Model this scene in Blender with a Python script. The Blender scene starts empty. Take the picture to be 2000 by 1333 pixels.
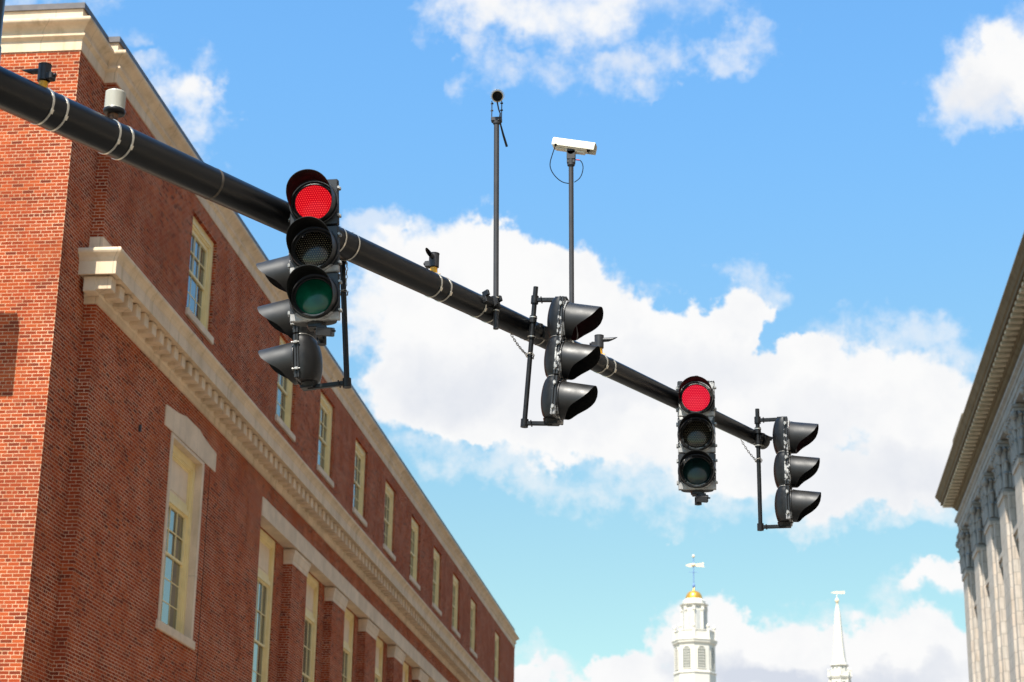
import bpy, math, random
from mathutils import Vector, Matrix
random.seed(7)
PI = math.pi
R_ = math.radians
S = bpy.context.scene
COL = S.collection

# ---------------------------------------------------------------- camera
CAMR = Matrix(((0.993121, 0.020684, 0.115251), (0.115925, -0.312325, -0.942876), (0.016494, 0.94975, -0.312574)))
FPX = 3790.22
CAMP = Vector((0, 0, 1.6))
cd = bpy.data.cameras.new('camera')
cam = bpy.data.objects.new('camera', cd); COL.objects.link(cam)
m = CAMR.to_4x4(); m.translation = CAMP
cam.matrix_world = m
cd.sensor_width = 36; cd.lens = 36 * FPX / 2000
cd.clip_start = .1; cd.clip_end = 5000
cd.dof.use_dof = True; cd.dof.focus_distance = 15.8; cd.dof.aperture_fstop = 4.0
S.camera = cam

# ---------------------------------------------------------------- light
SUN_EL, SUN_AZ = 57.0, 19.5          # sun behind the camera, a little to the left
sd = bpy.data.lights.new('sun', 'SUN'); sd.energy = 5.0; sd.angle = R_(.53); sd.color = (1, .94, .84)
sun = bpy.data.objects.new('sun', sd); COL.objects.link(sun)
sdir = Vector((math.sin(R_(SUN_AZ)) * math.cos(R_(SUN_EL)), math.cos(R_(SUN_AZ)) * math.cos(R_(SUN_EL)), -math.sin(R_(SUN_EL))))
sun.rotation_euler = sdir.to_track_quat('-Z', 'Y').to_euler()

W = bpy.data.worlds.new('World'); S.world = W; W.use_nodes = True
nt = W.node_tree; nt.nodes.clear()
SKY_STR = .0800
def N(t, **k):
    n = nt.nodes.new(t)
    for a, b in k.items(): setattr(n, a, b)
    return n
def L(a, b): nt.links.new(a, b)
def put(sock, v):
    if hasattr(v, 'is_output') or isinstance(v, bpy.types.NodeSocket): L(v, sock)
    else: sock.default_value = v
def M(op, a, b=None, c=None, clamp=False):
    n = N('ShaderNodeMath', operation=op, use_clamp=clamp)
    put(n.inputs[0], a)
    if b is not None: put(n.inputs[1], b)
    if c is not None: put(n.inputs[2], c)
    return n.outputs[0]
def VM(op, a, b=None, out=0):
    n = N('ShaderNodeVectorMath', operation=op)
    put(n.inputs[0], a)
    if b is not None: put(n.inputs[1], b)
    return n.outputs[out]
def SM(v, a, b):
    n = N('ShaderNodeMapRange', interpolation_type='SMOOTHSTEP')
    put(n.inputs[0], v); n.inputs[1].default_value = a; n.inputs[2].default_value = b
    return n.outputs[0]
sky = N('ShaderNodeTexSky', sky_type='NISHITA'); sky.sun_disc = False
sky.sun_elevation = R_(SUN_EL); sky.sun_rotation = R_(180 + SUN_AZ)
sky.air_density = 1.25; sky.dust_density = .6; sky.ozone_density = 1.3; sky.altitude = 0
geo = N('ShaderNodeNewGeometry')
dirv = VM('MULTIPLY', geo.outputs['Incoming'], (-1, -1, -1))
tc = N('ShaderNodeTexCoord'); dirv = VM('NORMALIZE', tc.outputs['Generated'])
sep = N('ShaderNodeSeparateXYZ'); L(dirv, sep.inputs[0])
az = M('MULTIPLY', M('ARCTAN2', sep.outputs[0], sep.outputs[1]), 180 / PI)
el = M('MULTIPLY', M('ARCSINE', sep.outputs[2]), 180 / PI)
cmb = N('ShaderNodeCombineXYZ'); L(az, cmb.inputs[0]); L(el, cmb.inputs[1])
def noise(vec, scale, detail, rough=.55, color=False):
    n = N('ShaderNodeTexNoise'); n.noise_dimensions = '3D'
    L(vec, n.inputs['Vector']); n.inputs['Scale'].default_value = scale
    n.inputs['Detail'].default_value = detail; n.inputs['Roughness'].default_value = rough
    return n.outputs['Color' if color else 'Fac']
warp1 = VM('MULTIPLY', VM('SUBTRACT', noise(dirv, 22, 2, .5, True), (.5, .5, .5)), (3.0, 2.4, 0))
warp2 = VM('MULTIPLY', VM('SUBTRACT', noise(dirv, 70, 4, .6, True), (.5, .5, .5)), (1.9, 1.6, 0))
P = VM('ADD', VM('ADD', cmb.outputs[0], warp1), warp2)
# every cloud is a group of lobes: azimuth, elevation, half width, half height (degrees), weight
LOBES = [(-7.83, 27.88, 1.9, 1.1, .7), (-4.97, 27.98, 2.3, 1.2, .85), (-2.27, 28.5, 2.1, 1.0, .6), (-0.2, 28.0, 1.3, .9, .35), (-3.21, 26.4, .8, .6, .2),
 (-17.87, 25.18, 1.0, .75, .72), (-17.0, 24.6, .8, .9, .72), (-22.0, 27.5, 2.2, .5, .6), (8.3, 26.3, 1.2, 1.2, .7), (7.3, 24.9, 1.35, 1.0, .75), (8.9, 25.3, 1.2, 1.5, .55),
 (-8.95, 20.4, 2.8, 1.5, 1), (-6.2, 20.3, 2.1, 1.3, 1), (-10.3, 18.5, 1.9, 1.8, 1), (-10.2, 16.7, 1.5, 1.1, 1), (-7.75, 17.9, 3.8, 2.3, 1), (-5.38, 18.94, 2.2, 1.9, 1),
 (-3.63, 17.7, 2.4, 1.6, 1), (-1.41, 18.4, 1.9, 1.2, 1), (0.05, 18.9, .8, 1.0, .8), (-4.89, 15.9, 2.9, 1.2, 1), (-7.2, 16.3, 3.0, 1.1, 1), (-1.44, 16.3, 3.3, 2.0, 1),
 (1.82, 16.4, 3.0, 1.6, 1), (3.24, 17.1, 2.0, 1.1, 1), (5.02, 16.0, 1.8, 1.3, .95), (6.3, 15.7, 1.2, 1.3, .95), (0.07, 14.5, 3.6, .9, 1), (3.12, 14.2, 2.9, .95, 1),
 (5.4, 14.3, 1.7, 1.0, 1), (-10.9, 21.3, .6, .4, .5), (-5.89, 8.1, 1.0, .6, .8), (-2.9, 8.15, 1.6, .9, .95), (-0.8, 9.5, 1.4, 1.2, 1.1), (1.14, 9.1, 2.1, 1.15, 1.1),
 (4.30, 9.2, 2.0, 1.1, 1.1), (6.4, 8.5, 1.5, 1.0, 1), (2.89, 8.7, 3.0, 1.1, 1), (5.5, 11.1, 1.4, .40, .8), (-4.0, 6.5, 9, 1.2, 1), (1.9, 7.7, 4.0, 1.0, 1.2), (9.3, 26.2, 1.2, 1.2, .8), (9.4, 25.0, 1.0, 1.0, .6)]
field = None
for a, e, ra, re, w in LOBES:
    q = VM('MULTIPLY', VM('SUBTRACT', P, (a, e, 0)), (1 / (ra * 1.32), 1 / (re * 1.32), 0))
    d2 = VM('DOT_PRODUCT', q, q, out=1)
    g = M('SUBTRACT', 1.0, d2, clamp=True)
    g = M('MULTIPLY', M('MULTIPLY', g, g), w * 1.5)
    field = g if field is None else M('ADD', field, g)
field = M('MINIMUM', field, 1.5)
VEIL = [(-11.51, 20.3, 0.97, 1.67, 0.7), (-11.16, 21.51, 1.13, 0.76, 0.7), (-11.75, 18.48, 0.65, 1.36, 0.5), (-8.47, 14.81, 2.74, 0.76, 0.8), (-4.57, 14.34, 2.9, 0.76, 0.7), (-0.71, 13.44, 3.55, 0.68, 0.8), (4.58, 13.34, 2.58, 0.61, 0.8), (6.13, 14.54, 1.45, 1.82, 0.6), (6.0, 17.5, 1.45, 1.06, 0.7), (4.05, 18.33, 2.26, 0.76, 0.6), (0.51, 19.64, 0.97, 0.91, 0.8), (-2.19, 19.2, 2.58, 0.6, 0.35), (-7.79, 26.11, 0.97, 0.76, 0.6), (-5.12, 25.99, 1.77, 0.76, 0.35), (-3.12, 26.28, 1.45, 0.76, 0.5), (-0.45, 27.11, 1.94, 0.91, 0.55), (-9.51, 27.54, 0.97, 0.91, 0.6), (-0.96, 26.68, 0.81, 0.45, 0.5), (7.17, 24.2, 1.13, 0.91, 0.9), (8.45, 24.53, 0.97, 0.91, 0.7), (-18.09, 24.94, 1.45, 1.36, 0.7), (-16.87, 23.86, 0.97, 0.76, 0.7), (-14.66, 19.53, 0.65, 0.91, 0.5), (4.76, 11.0, 1.45, 0.6, 0.6), (6.07, 10.95, 0.97, 0.5, 0.6), (-6.5, 8.73, 1.13, 0.76, 0.7), (-4.84, 8.3, 1.45, 0.5, 0.5), (2.21, 9.79, 3.23, 0.76, 0.5), (-22.3, 27.1, 3.23, 0.61, 0.6), (-15.53, 20.83, 0.65, 0.61, 0.3)]
veil = None
for a, e, ra, re, w in VEIL:
    q = VM('MULTIPLY', VM('SUBTRACT', P, (a, e, 0)), (1 / (ra * 1.3), 1 / (re * 1.3), 0))
    g = M('SUBTRACT', 1.0, VM('DOT_PRODUCT', q, q, out=1), clamp=True)
    g = M('MULTIPLY', g, w); veil = g if veil is None else M('ADD', veil, g)
wide = SM(M('ABSOLUTE', M('ADD', az, 7.0)), 26, 40)           # clouds all round the rest of the sky
wide2 = M('MAXIMUM', wide, SM(el, 33, 42))
glob = M('MULTIPLY', SM(noise(dirv, 2.6, 3, .5), .50, .68), wide2)
field = M('ADD', field, M('MULTIPLY', glob, 1.0))
fb = noise(dirv, 95, 8, .62)
fb2 = noise(dirv, 30, 5, .6)
fieldn = M('ADD', field, M('ADD', M('MULTIPLY', M('SUBTRACT', fb, .5), 1.05), M('MULTIPLY', M('SUBTRACT', fb2, .5), 1.5)))
soft = M('ADD', M('MULTIPLY', SM(el, 21.5, 25), .85), M('ADD', .42, M('MULTIPLY', SM(noise(dirv, 14, 3, .5), .36, .66), M('ADD', .25, M('MULTIPLY', SM(el, 10, 13), .50)))))
dens = M('DIVIDE', M('SUBTRACT', fieldn, .08), soft, clamp=True)
dens = M('MULTIPLY', M('MULTIPLY', dens, dens), M('SUBTRACT', 3.0, M('MULTIPLY', dens, 2.0)))
dens = M('MULTIPLY', dens, SM(field, .0, .10))
vd = M('MULTIPLY', SM(M('ADD', veil, M('ADD', M('MULTIPLY', M('SUBTRACT', fb2, .5), 2.4), M('MULTIPLY', M('SUBTRACT', fb, .5), 1.5))), .05, 1.15), .62)
vd = M('MULTIPLY', vd, SM(veil, 0, .12))
dens = M('SUBTRACT', 1.0, M('MULTIPLY', M('SUBTRACT', 1.0, dens), M('SUBTRACT', 1.0, vd)))
# grey undersides, again by direction
shade = None
for a, e, ra, re, w in [(-1.9, 17.4, 3.0, 1.1, .55), (-9.3, 16.9, 1.8, 1.1, .5), (4.0, 14.2, 3.2, .9, .6), (-6.2, 16.6, 3, 1.2, .45), (0.0, 8.5, 1.8, .55, 1), (3.0, 8.3, 3.6, .6, 1), (7.8, 24.6, 1.2, .8, .5), (2.2, 15.8, 2.0, .8, .35)]:
    q = VM('MULTIPLY', VM('SUBTRACT', P, (a, e, 0)), (1 / (ra * 1.3), 1 / (re * 1.3), 0))
    g = M('MULTIPLY', M('SUBTRACT', 1.0, VM('DOT_PRODUCT', q, q, out=1), clamp=True), w)
    shade = g if shade is None else M('ADD', shade, g)
shade = M('ADD', M('MULTIPLY', shade, .75), M('MULTIPLY', SM(fb2, .42, .75), .22), clamp=True)
ccol = N('ShaderNodeMix', data_type='RGBA'); L(shade, ccol.inputs[0])
ccol.inputs[6].default_value = (1.0, 1.0, 1.0, 1); ccol.inputs[7].default_value = (.70, .745, .84, 1)
CLOUD = .505
cl = VM('SCALE', ccol.outputs[2]); cl.node.inputs['Scale'].default_value = CLOUD
sk = VM('SCALE', sky.outputs[0]); sk.node.inputs['Scale'].default_value = SKY_STR
tg = N('ShaderNodeMix', data_type='RGBA'); L(SM(el, 9, 29), tg.inputs[0])
tg.inputs[6].default_value = (.90, 1.085, .955, 1); tg.inputs[7].default_value = (.835, 1.37, 1.66, 1)      # colour of this day's air, pale low down, deep blue above
sk = VM('MULTIPLY', sk, tg.outputs[2])
mix = N('ShaderNodeMix', data_type='RGBA'); L(dens, mix.inputs[0]); L(sk, mix.inputs[6]); L(cl, mix.inputs[7])
bg = N('ShaderNodeBackground'); L(mix.outputs[2], bg.inputs[0]); bg.inputs[1].default_value = 1.0
wo = N('ShaderNodeOutputWorld'); L(bg.outputs[0], wo.inputs[0])
W.cycles.sampling_method = 'MANUAL'; W.cycles.sample_map_resolution = 1024

S.render.engine = 'CYCLES'
S.view_settings.view_transform = 'Standard'; S.view_settings.look = 'None'
S.view_settings.exposure = .95; S.view_settings.gamma = 1; S.view_settings.use_curve_mapping = False

# ---------------------------------------------------------------- helpers
class MB:
    """collects shapes, then becomes ONE mesh object"""
    def __init__(s): s.v = []; s.f = []; s.sm = []
    def add(s, vs, fs, smooth=False, mtx=None):
        b = len(s.v)
        s.v += [tuple(mtx @ Vector(v)) if mtx else tuple(v) for v in vs]
        s.f += [tuple(i + b for i in f) for f in fs]; s.sm += [smooth] * len(fs)
    def box(s, x0, x1, y0, y1, z0, z1, mtx=None):
        v = [(x, y, z) for x in (x0, x1) for y in (y0, y1) for z in (z0, z1)]
        s.add(v, [(0, 1, 3, 2), (4, 6, 7, 5), (0, 4, 5, 1), (2, 3, 7, 6), (0, 2, 6, 4), (1, 5, 7, 3)], mtx=mtx)
    def bbox(s, x0, x1, y0, y1, z0, z1, b=.006, mtx=None):
        """box with chamfered vertical and horizontal edges"""
        xs, ys, zs = (x0, x1), (y0, y1), (z0, z1)
        pts = []
        for x in xs:
            for y in ys:
                for z in zs:
                    sx = b if x == x0 else -b; sy = b if y == y0 else -b; sz = b if z == z0 else -b
                    pts += [(x, y + sy, z + sz), (x + sx, y, z + sz), (x + sx, y + sy, z)]
        I = lambda i, j, k, a: ((i * 2 + j) * 2 + k) * 3 + a
        F = []
        for i in (0, 1):
            F.append((I(i, 0, 0, 0), I(i, 0, 1, 0), I(i, 1, 1, 0), I(i, 1, 0, 0)))
            F.append((I(0, i, 0, 1), I(0, i, 1, 1), I(1, i, 1, 1), I(1, i, 0, 1)))
            F.append((I(0, 0, i, 2), I(0, 1, i, 2), I(1, 1, i, 2), I(1, 0, i, 2)))
        for i in (0, 1):
            for j in (0, 1):
                F.append((I(i, j, 0, 0), I(i, j, 1, 0), I(i, j, 1, 1), I(i, j, 0, 1)))
                F.append((I(i, 0, j, 0), I(i, 1, j, 0), I(i, 1, j, 2), I(i, 0, j, 2)))
                F.append((I(0, i, j, 1), I(1, i, j, 1), I(1, i, j, 2), I(0, i, j, 2)))
        for i in (0, 1):
            for j in (0, 1):
                for k in (0, 1): F.append((I(i, j, k, 0), I(i, j, k, 1), I(i, j, k, 2)))
        s.add(pts, F, mtx=mtx)
    def tube(s, pts, rad, n=16, caps=True, smooth=True, mtx=None, closed=False):
        """sweep a circle along points; rad may be a list"""
        pts = [Vector(p) for p in pts]; k = len(pts)
        if not isinstance(rad, (list, tuple)): rad = [rad] * k
        vs = []; up = None
        for i, p in enumerate(pts):
            if closed: t = pts[(i + 1) % k] - pts[i - 1]
            else: t = pts[min(i + 1, k - 1)] - pts[max(i - 1, 0)]
            t.normalize()
            if up is None:
                a = Vector((0, 0, 1)) if abs(t.z) < .9 else Vector((1, 0, 0))
                up = (a - t * a.dot(t)).normalized()
            else:
                up = up - t * up.dot(t); up.normalize()
            b = t.cross(up)
            for j in range(n):
                an = 2 * PI * j / n
                vs.append(p + (up * math.cos(an) + b * math.sin(an)) * rad[i])
        fs = []
        for i in range(k if closed else k - 1):
            i2 = (i + 1) % k
            for j in range(n):
                j2 = (j + 1) % n
                fs.append((i * n + j, i * n + j2, i2 * n + j2, i2 * n + j))
        s.add(vs, fs, smooth, mtx)
        if caps and not closed:
            s.add(vs[:n], [tuple(range(n))[::-1]], False, mtx)
            s.add(vs[-n:], [tuple(range(n))], False, mtx)
    def cyl(s, p0, p1, r0, r1=None, n=20, caps=True, smooth=True, mtx=None):
        s.tube([p0, p1], [r0, r1 if r1 is not None else r0], n, caps, smooth, mtx)
    def lathe(s, prof, c=(0, 0), n=32, smooth=True, phase=0, mtx=None, a0=0, a1=2 * PI):
        """profile of (radius, z) turned about a vertical axis at c"""
        k = len(prof); full = abs(a1 - a0 - 2 * PI) < 1e-6; nn = n if full else n + 1
        vs = [(c[0] + r * math.cos(a0 + phase + (a1 - a0) * j / n), c[1] + r * math.sin(a0 + phase + (a1 - a0) * j / n), z) for r, z in prof for j in range(nn)]
        fs = []
        for i in range(k - 1):
            for j in range(n):
                j2 = (j + 1) % nn
                fs.append((i * nn + j, i * nn + j2, (i + 1) * nn + j2, (i + 1) * nn + j))
        s.add(vs, fs, smooth, mtx)
    def sweep(s, prof, path):
        """profile of (outward offset, z) carried with mitres along a plan path; outward = right of travel"""
        k = len(path); rows = []
        for i in range(k):
            def nrm(a, b):
                d = Vector((b[0] - a[0], b[1] - a[1])).normalized(); return Vector((d.y, -d.x))
            n1 = nrm(path[i - 1], path[i]) if i > 0 else None
            n2 = nrm(path[i], path[i + 1]) if i < k - 1 else None
            if n1 is None: mm = n2
            elif n2 is None: mm = n1
            else: mm = (n1 + n2) / (1 + n1.dot(n2))
            rows.append([(path[i][0] + mm.x * o, path[i][1] + mm.y * o, z) for o, z in prof])
        vs = [p for r in rows for p in r]; q = len(prof)
        fs = [(i * q + j, i * q + j + 1, (i + 1) * q + j + 1, (i + 1) * q + j) for i in range(k - 1) for j in range(q - 1)]
        fs += [tuple(range(q)), tuple(range((k - 1) * q, k * q))[::-1]]
        s.add(vs, fs)
    def prism(s, poly, d, mtx=None):
        """polygon of 3D points pushed by vector d"""
        n = len(poly); d = Vector(d)
        vs = [Vector(p) for p in poly] + [Vector(p) + d for p in poly]
        fs = [tuple(range(n))[::-1], tuple(range(n, 2 * n))] + [(i, (i + 1) % n, n + (i + 1) % n, n + i) for i in range(n)]
        s.add(vs, fs, mtx=mtx)
    def build(s, name, mat, parent=None, fixn=True):
        me = bpy.data.meshes.new(name); me.from_pydata(s.v, [], s.f)
        me.polygons.foreach_set('use_smooth', s.sm); me.update()
        if fixn:
            import bmesh
            bm = bmesh.new(); bm.from_mesh(me); bmesh.ops.recalc_face_normals(bm, faces=bm.faces); bm.to_mesh(me); bm.free()
        me.materials.append(mat)
        o = bpy.data.objects.new(name, me); COL.objects.link(o)
        if parent: o.parent = parent
        return o
def tag(o, label=None, cat=None, group=None, kind=None):
    if label: o['label'] = label
    if cat: o['category'] = cat
    if group: o['group'] = group
    if kind: o['kind'] = kind
    return o
def empty(name, loc, label=None, cat=None, group=None, mtx=None):
    o = bpy.data.objects.new(name, None); COL.objects.link(o); o.empty_display_size = .2
    if mtx is not None: o.matrix_world = mtx
    else: o.location = loc
    return tag(o, label, cat, group)
def at(px, py, D):
    """point seen at that spot of the survey picture, D metres deep"""
    return CAMP + CAMR @ (Vector(((px - 1000) / FPX, -(py - 666.5) / FPX, -1)) * D)
def see(p):
    c = CAMR.transposed() @ (Vector(p) - CAMP); return 1000 + FPX * c.x / -c.z, 666.5 - FPX * c.y / -c.z, -c.z

# ---------------------------------------------------------------- materials
def mat(name):
    mt = bpy.data.materials.new(name); mt.use_nodes = True
    t = mt.node_tree; b = t.nodes['Principled BSDF']; return mt, t, b
class G:
    """small node-writing helper for one material"""
    def __init__(s, t): s.t = t
    def n(s, ty, **k):
        q = s.t.nodes.new(ty)
        for a, b in k.items(): setattr(q, a, b)
        return q
    def put(s, so, v):
        if isinstance(v, bpy.types.NodeSocket): s.t.links.new(v, so)
        else: so.default_value = v
    def m(s, op, a, b=None, clamp=False):
        q = s.n('ShaderNodeMath', operation=op, use_clamp=clamp); s.put(q.inputs[0], a)
        if b is not None: s.put(q.inputs[1], b)
        return q.outputs[0]
    def obj(s): return s.n('ShaderNodeTexCoord').outputs['Object']
    def noise(s, vec, sc, det=4, ro=.55, color=False):
        q = s.n('ShaderNodeTexNoise'); s.put(q.inputs['Vector'], vec); q.inputs['Scale'].default_value = sc
        q.inputs['Detail'].default_value = det; q.inputs['Roughness'].default_value = ro
        return q.outputs['Color' if color else 'Fac']
    def scale(s, vec, v):
        q = s.n('ShaderNodeVectorMath', operation='MULTIPLY'); s.put(q.inputs[0], vec); q.inputs[1].default_value = v; return q.outputs[0]
    def ramp(s, v, a, b, c0=0, c1=1, smooth=True):
        q = s.n('ShaderNodeMapRange'); q.interpolation_type = 'SMOOTHSTEP' if smooth else 'LINEAR'
        s.put(q.inputs[0], v); q.inputs[1].default_value = a; q.inputs[2].default_value = b; q.inputs[3].default_value = c0; q.inputs[4].default_value = c1
        return q.outputs[0]
    def mix(s, f, a, b):
        q = s.n('ShaderNodeMix', data_type='RGBA'); s.put(q.inputs[0], f)
        for i, v in ((6, a), (7, b)):
            if isinstance(v, tuple) and len(v) == 3: v = v + (1,)
            s.put(q.inputs[i], v)
        return q.outputs[2]
    def bump(s, h, st, dist=.01):
        q = s.n('ShaderNodeBump'); s.put(q.inputs['Height'], h); q.inputs['Strength'].default_value = st; q.inputs['Distance'].default_value = dist
        return q.outputs[0]
def plain(name, col, rough=.5, metal=0, var=.12, nsc=6, spec=.5, bump=0):
    mt, t, b = mat(name); g = G(t); o = g.obj()
    n = g.noise(o, nsc, 5)
    c0 = tuple(c * (1 - var) for c in col); c1 = tuple(min(1, c * (1 + var)) for c in col)
    g.put(b.inputs['Base Color'], g.mix(g.ramp(n, .3, .7), c0, c1))
    g.put(b.inputs['Roughness'], g.ramp(g.noise(o, nsc * 2.3, 4), .3, .7, rough * .85, min(1, rough * 1.15)))
    b.inputs['Metallic'].default_value = metal; b.inputs['Specular IOR Level'].default_value = spec
    if bump: g.put(b.inputs['Normal'], g.bump(g.noise(o, nsc * 12, 5), bump, .004))
    return mt
def brick_mat(name, dark=1.0):
    mt, t, b = mat(name); g = G(t); o = g.obj()
    sp = g.n('ShaderNodeSeparateXYZ'); g.put(sp.inputs[0], o)
    u = g.m('ADD', g.m('ADD', sp.outputs[0], sp.outputs[1]), 200.0); z = g.m('ADD', sp.outputs[2], 40 * .0677)
    jit = g.m('MULTIPLY', g.m('SUBTRACT', g.noise(o, 3, 2), .5), .004)
    cv = g.n('ShaderNodeCombineXYZ'); g.put(cv.inputs[0], u); g.put(cv.inputs[1], g.m('ADD', z, jit))
    def br(w):
        q = g.n('ShaderNodeTexBrick'); g.put(q.inputs['Vector'], cv.outputs[0])
        q.offset = .5; q.offset_frequency = 2; q.squash = 1
        q.inputs['Color1'].default_value = (0, 0, 0, 1); q.inputs['Color2'].default_value = (1, 1, 1, 1); q.inputs['Mortar'].default_value = (.5, .5, .5, 1)
        q.inputs['Scale'].default_value = 1; q.inputs['Mortar Size'].default_value = .0053; q.inputs['Mortar Smooth'].default_value = .15
        q.inputs['Bias'].default_value = 0; q.inputs['Brick Width'].default_value = w; q.inputs['Row Height'].default_value = .0677
        return q
    s1, s2 = br(.213), br(.1065)
    row = g.m('FLOOR', g.m('DIVIDE', z, .0677))
    hd = g.m('COMPARE', g.m('MODULO', row, 6.0), 2.0); hd.node.inputs[2].default_value = .2
    val = g.mix(hd, s1.outputs['Color'], s2.outputs['Color'])
    q = g.n('ShaderNodeMix', data_type='FLOAT'); g.put(q.inputs[0], hd); g.put(q.inputs[2], s1.outputs['Fac']); g.put(q.inputs[3], s2.outputs['Fac']); mort = q.outputs[0]
    rp = g.n('ShaderNodeValToRGB'); g.put(rp.inputs[0], val)
    rp.color_ramp.interpolation = 'LINEAR'
    els = rp.color_ramp.elements
    stops = [(0, (.12, .028, .018)), (.12, (.19, .036, .017)), (.26, (.27, .046, .017)), (.55, (.35, .060, .021)), (.85, (.43, .088, .027)), (1, (.31, .078, .042))]
    els[0].position = 0; els[0].color = stops[0][1] + (1,); els[1].position = 1; els[1].color = stops[-1][1] + (1,)
    for p, c in stops[1:-1]: e = els.new(p); e.color = c + (1,)
    big = g.noise(o, .35, 3)
    fine = g.noise(o, 30, 4)
    c = g.mix(g.ramp(big, .35, .7, 0, .35), rp.outputs[0], (.27, .048, .021))
    c = g.mix(g.ramp(fine, .3, .8, 0, .3), c, (.18, .038, .020))
    c = g.mix(g.ramp(g.noise(o, 1.7, 5, .65), .50, .72, 0, .55), c, (.37, .082, .024))
    c = g.mix(g.ramp(g.noise(g.scale(o, (1.3, 1.3, .45)), .9, 5, .6), .52, .74, 0, .45), c, (.17, .040, .022))
    mc = g.mix(g.ramp(g.noise(o, 1.2, 3), .3, .7), (.44, .265, .155), (.74, .51, .33))
    c = g.mix(mort, c, mc)
    g.put(b.inputs['Base Color'], c); b.inputs['Roughness'].default_value = .95; b.inputs['Specular IOR Level'].default_value = .03
    h = g.m('ADD', g.m('MULTIPLY', g.m('SUBTRACT', 1.0, mort), .8), g.m('MULTIPLY', fine, .2))
    g.put(b.inputs['Normal'], g.bump(h, .5, .008))
    return mt
def stone_mat(name, col, stain=(.2, .17, .11), amt=.35, block=None, rough=.85):
    mt, t, b = mat(name); g = G(t); o = g.obj()
    n1 = g.noise(o, 1.3, 6, .6); n2 = g.noise(g.scale(o, (3, 3, .5)), 1.2, 5, .6); n3 = g.noise(o, 25, 4)
    c = g.mix(g.ramp(n1, .3, .72), tuple(x * .86 for x in col), tuple(min(1, x * 1.1) for x in col))
    c = g.mix(g.m('MULTIPLY', g.ramp(n2, .5, .78), amt), c, stain)
    c = g.mix(g.ramp(n3, .35, .8, 0, .18), c, tuple(x * .6 for x in col))
    if block:
        sp = g.n('ShaderNodeSeparateXYZ'); g.put(sp.inputs[0], o)
        cv = g.n('ShaderNodeCombineXYZ'); g.put(cv.inputs[0], g.m('ADD', g.m('ADD', sp.outputs[0], sp.outputs[1]), 300.)); g.put(cv.inputs[1], g.m('ADD', sp.outputs[2], 50.))
        q = g.n('ShaderNodeTexBrick'); g.put(q.inputs['Vector'], cv.outputs[0]); q.inputs['Scale'].default_value = 1
        q.inputs['Color1'].default_value = (0, 0, 0, 1); q.inputs['Color2'].default_value = (1, 1, 1, 1)
        q.inputs['Brick Width'].default_value = block[0]; q.inputs['Row Height'].default_value = block[1]; q.inputs['Mortar Size'].default_value = block[2]; q.inputs['Mortar Smooth'].default_value = .3
        c = g.mix(g.m('MULTIPLY', q.outputs['Color'], .30 if block[1] < 5 else .13), c, tuple(x * y for x, y in zip(col, (1.0, .82, .66))))
        c = g.mix(g.m('MULTIPLY', q.outputs['Fac'], .55), c, tuple(x * .35 for x in col))
        g.put(b.inputs['Normal'], g.bump(g.m('SUBTRACT', 1., q.outputs['Fac']), .5, .02))
    else: g.put(b.inputs['Normal'], g.bump(n3, .25, .01))
    g.put(b.inputs['Base Color'], c); b.inputs['Roughness'].default_value = rough; b.inputs['Specular IOR Level'].default_value = .08
    return mt
def peel_mat(name, amount, strips=()):
    """black paint flaked off to grey primer and bare metal"""
    mt, t, b = mat(name); g = G(t); o = g.obj()
    n = g.noise(g.scale(o, (1, 1, .8)), 7, 8, .68); n2 = g.noise(o, 60, 3)
    f = g.ramp(g.m('ADD', n, g.m('MULTIPLY', n2, .12)), .76 - amount * .45, .79 - amount * .45)
    if strips:
        sp = g.n('ShaderNodeSeparateXYZ'); g.put(sp.inputs[0], o)
        zz = g.m('ADD', sp.outputs[2], g.m('MULTIPLY', g.m('SUBTRACT', n, .5), .03))
        for z0, z1 in strips:
            k = g.m('MULTIPLY', g.ramp(zz, z0 - .002, z0 + .002), g.ramp(zz, z1 + .002, z1 - .002))
            k = g.m('MULTIPLY', k, g.ramp(n2, .30, .36)); f = g.m('MAXIMUM', f, k)
    pr = g.mix(g.ramp(g.noise(o, 14, 4), .35, .65), (.24, .24, .24), (.46, .46, .45))
    c = g.mix(f, (.012, .012, .013), pr)
    g.put(b.inputs['Base Color'], c); g.put(b.inputs['Roughness'], g.ramp(f, 0, 1, .38, .6)); 
    g.put(b.inputs['Normal'], g.bump(g.m('SUBTRACT', 1., f), .3, .002))
    return mt
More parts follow.
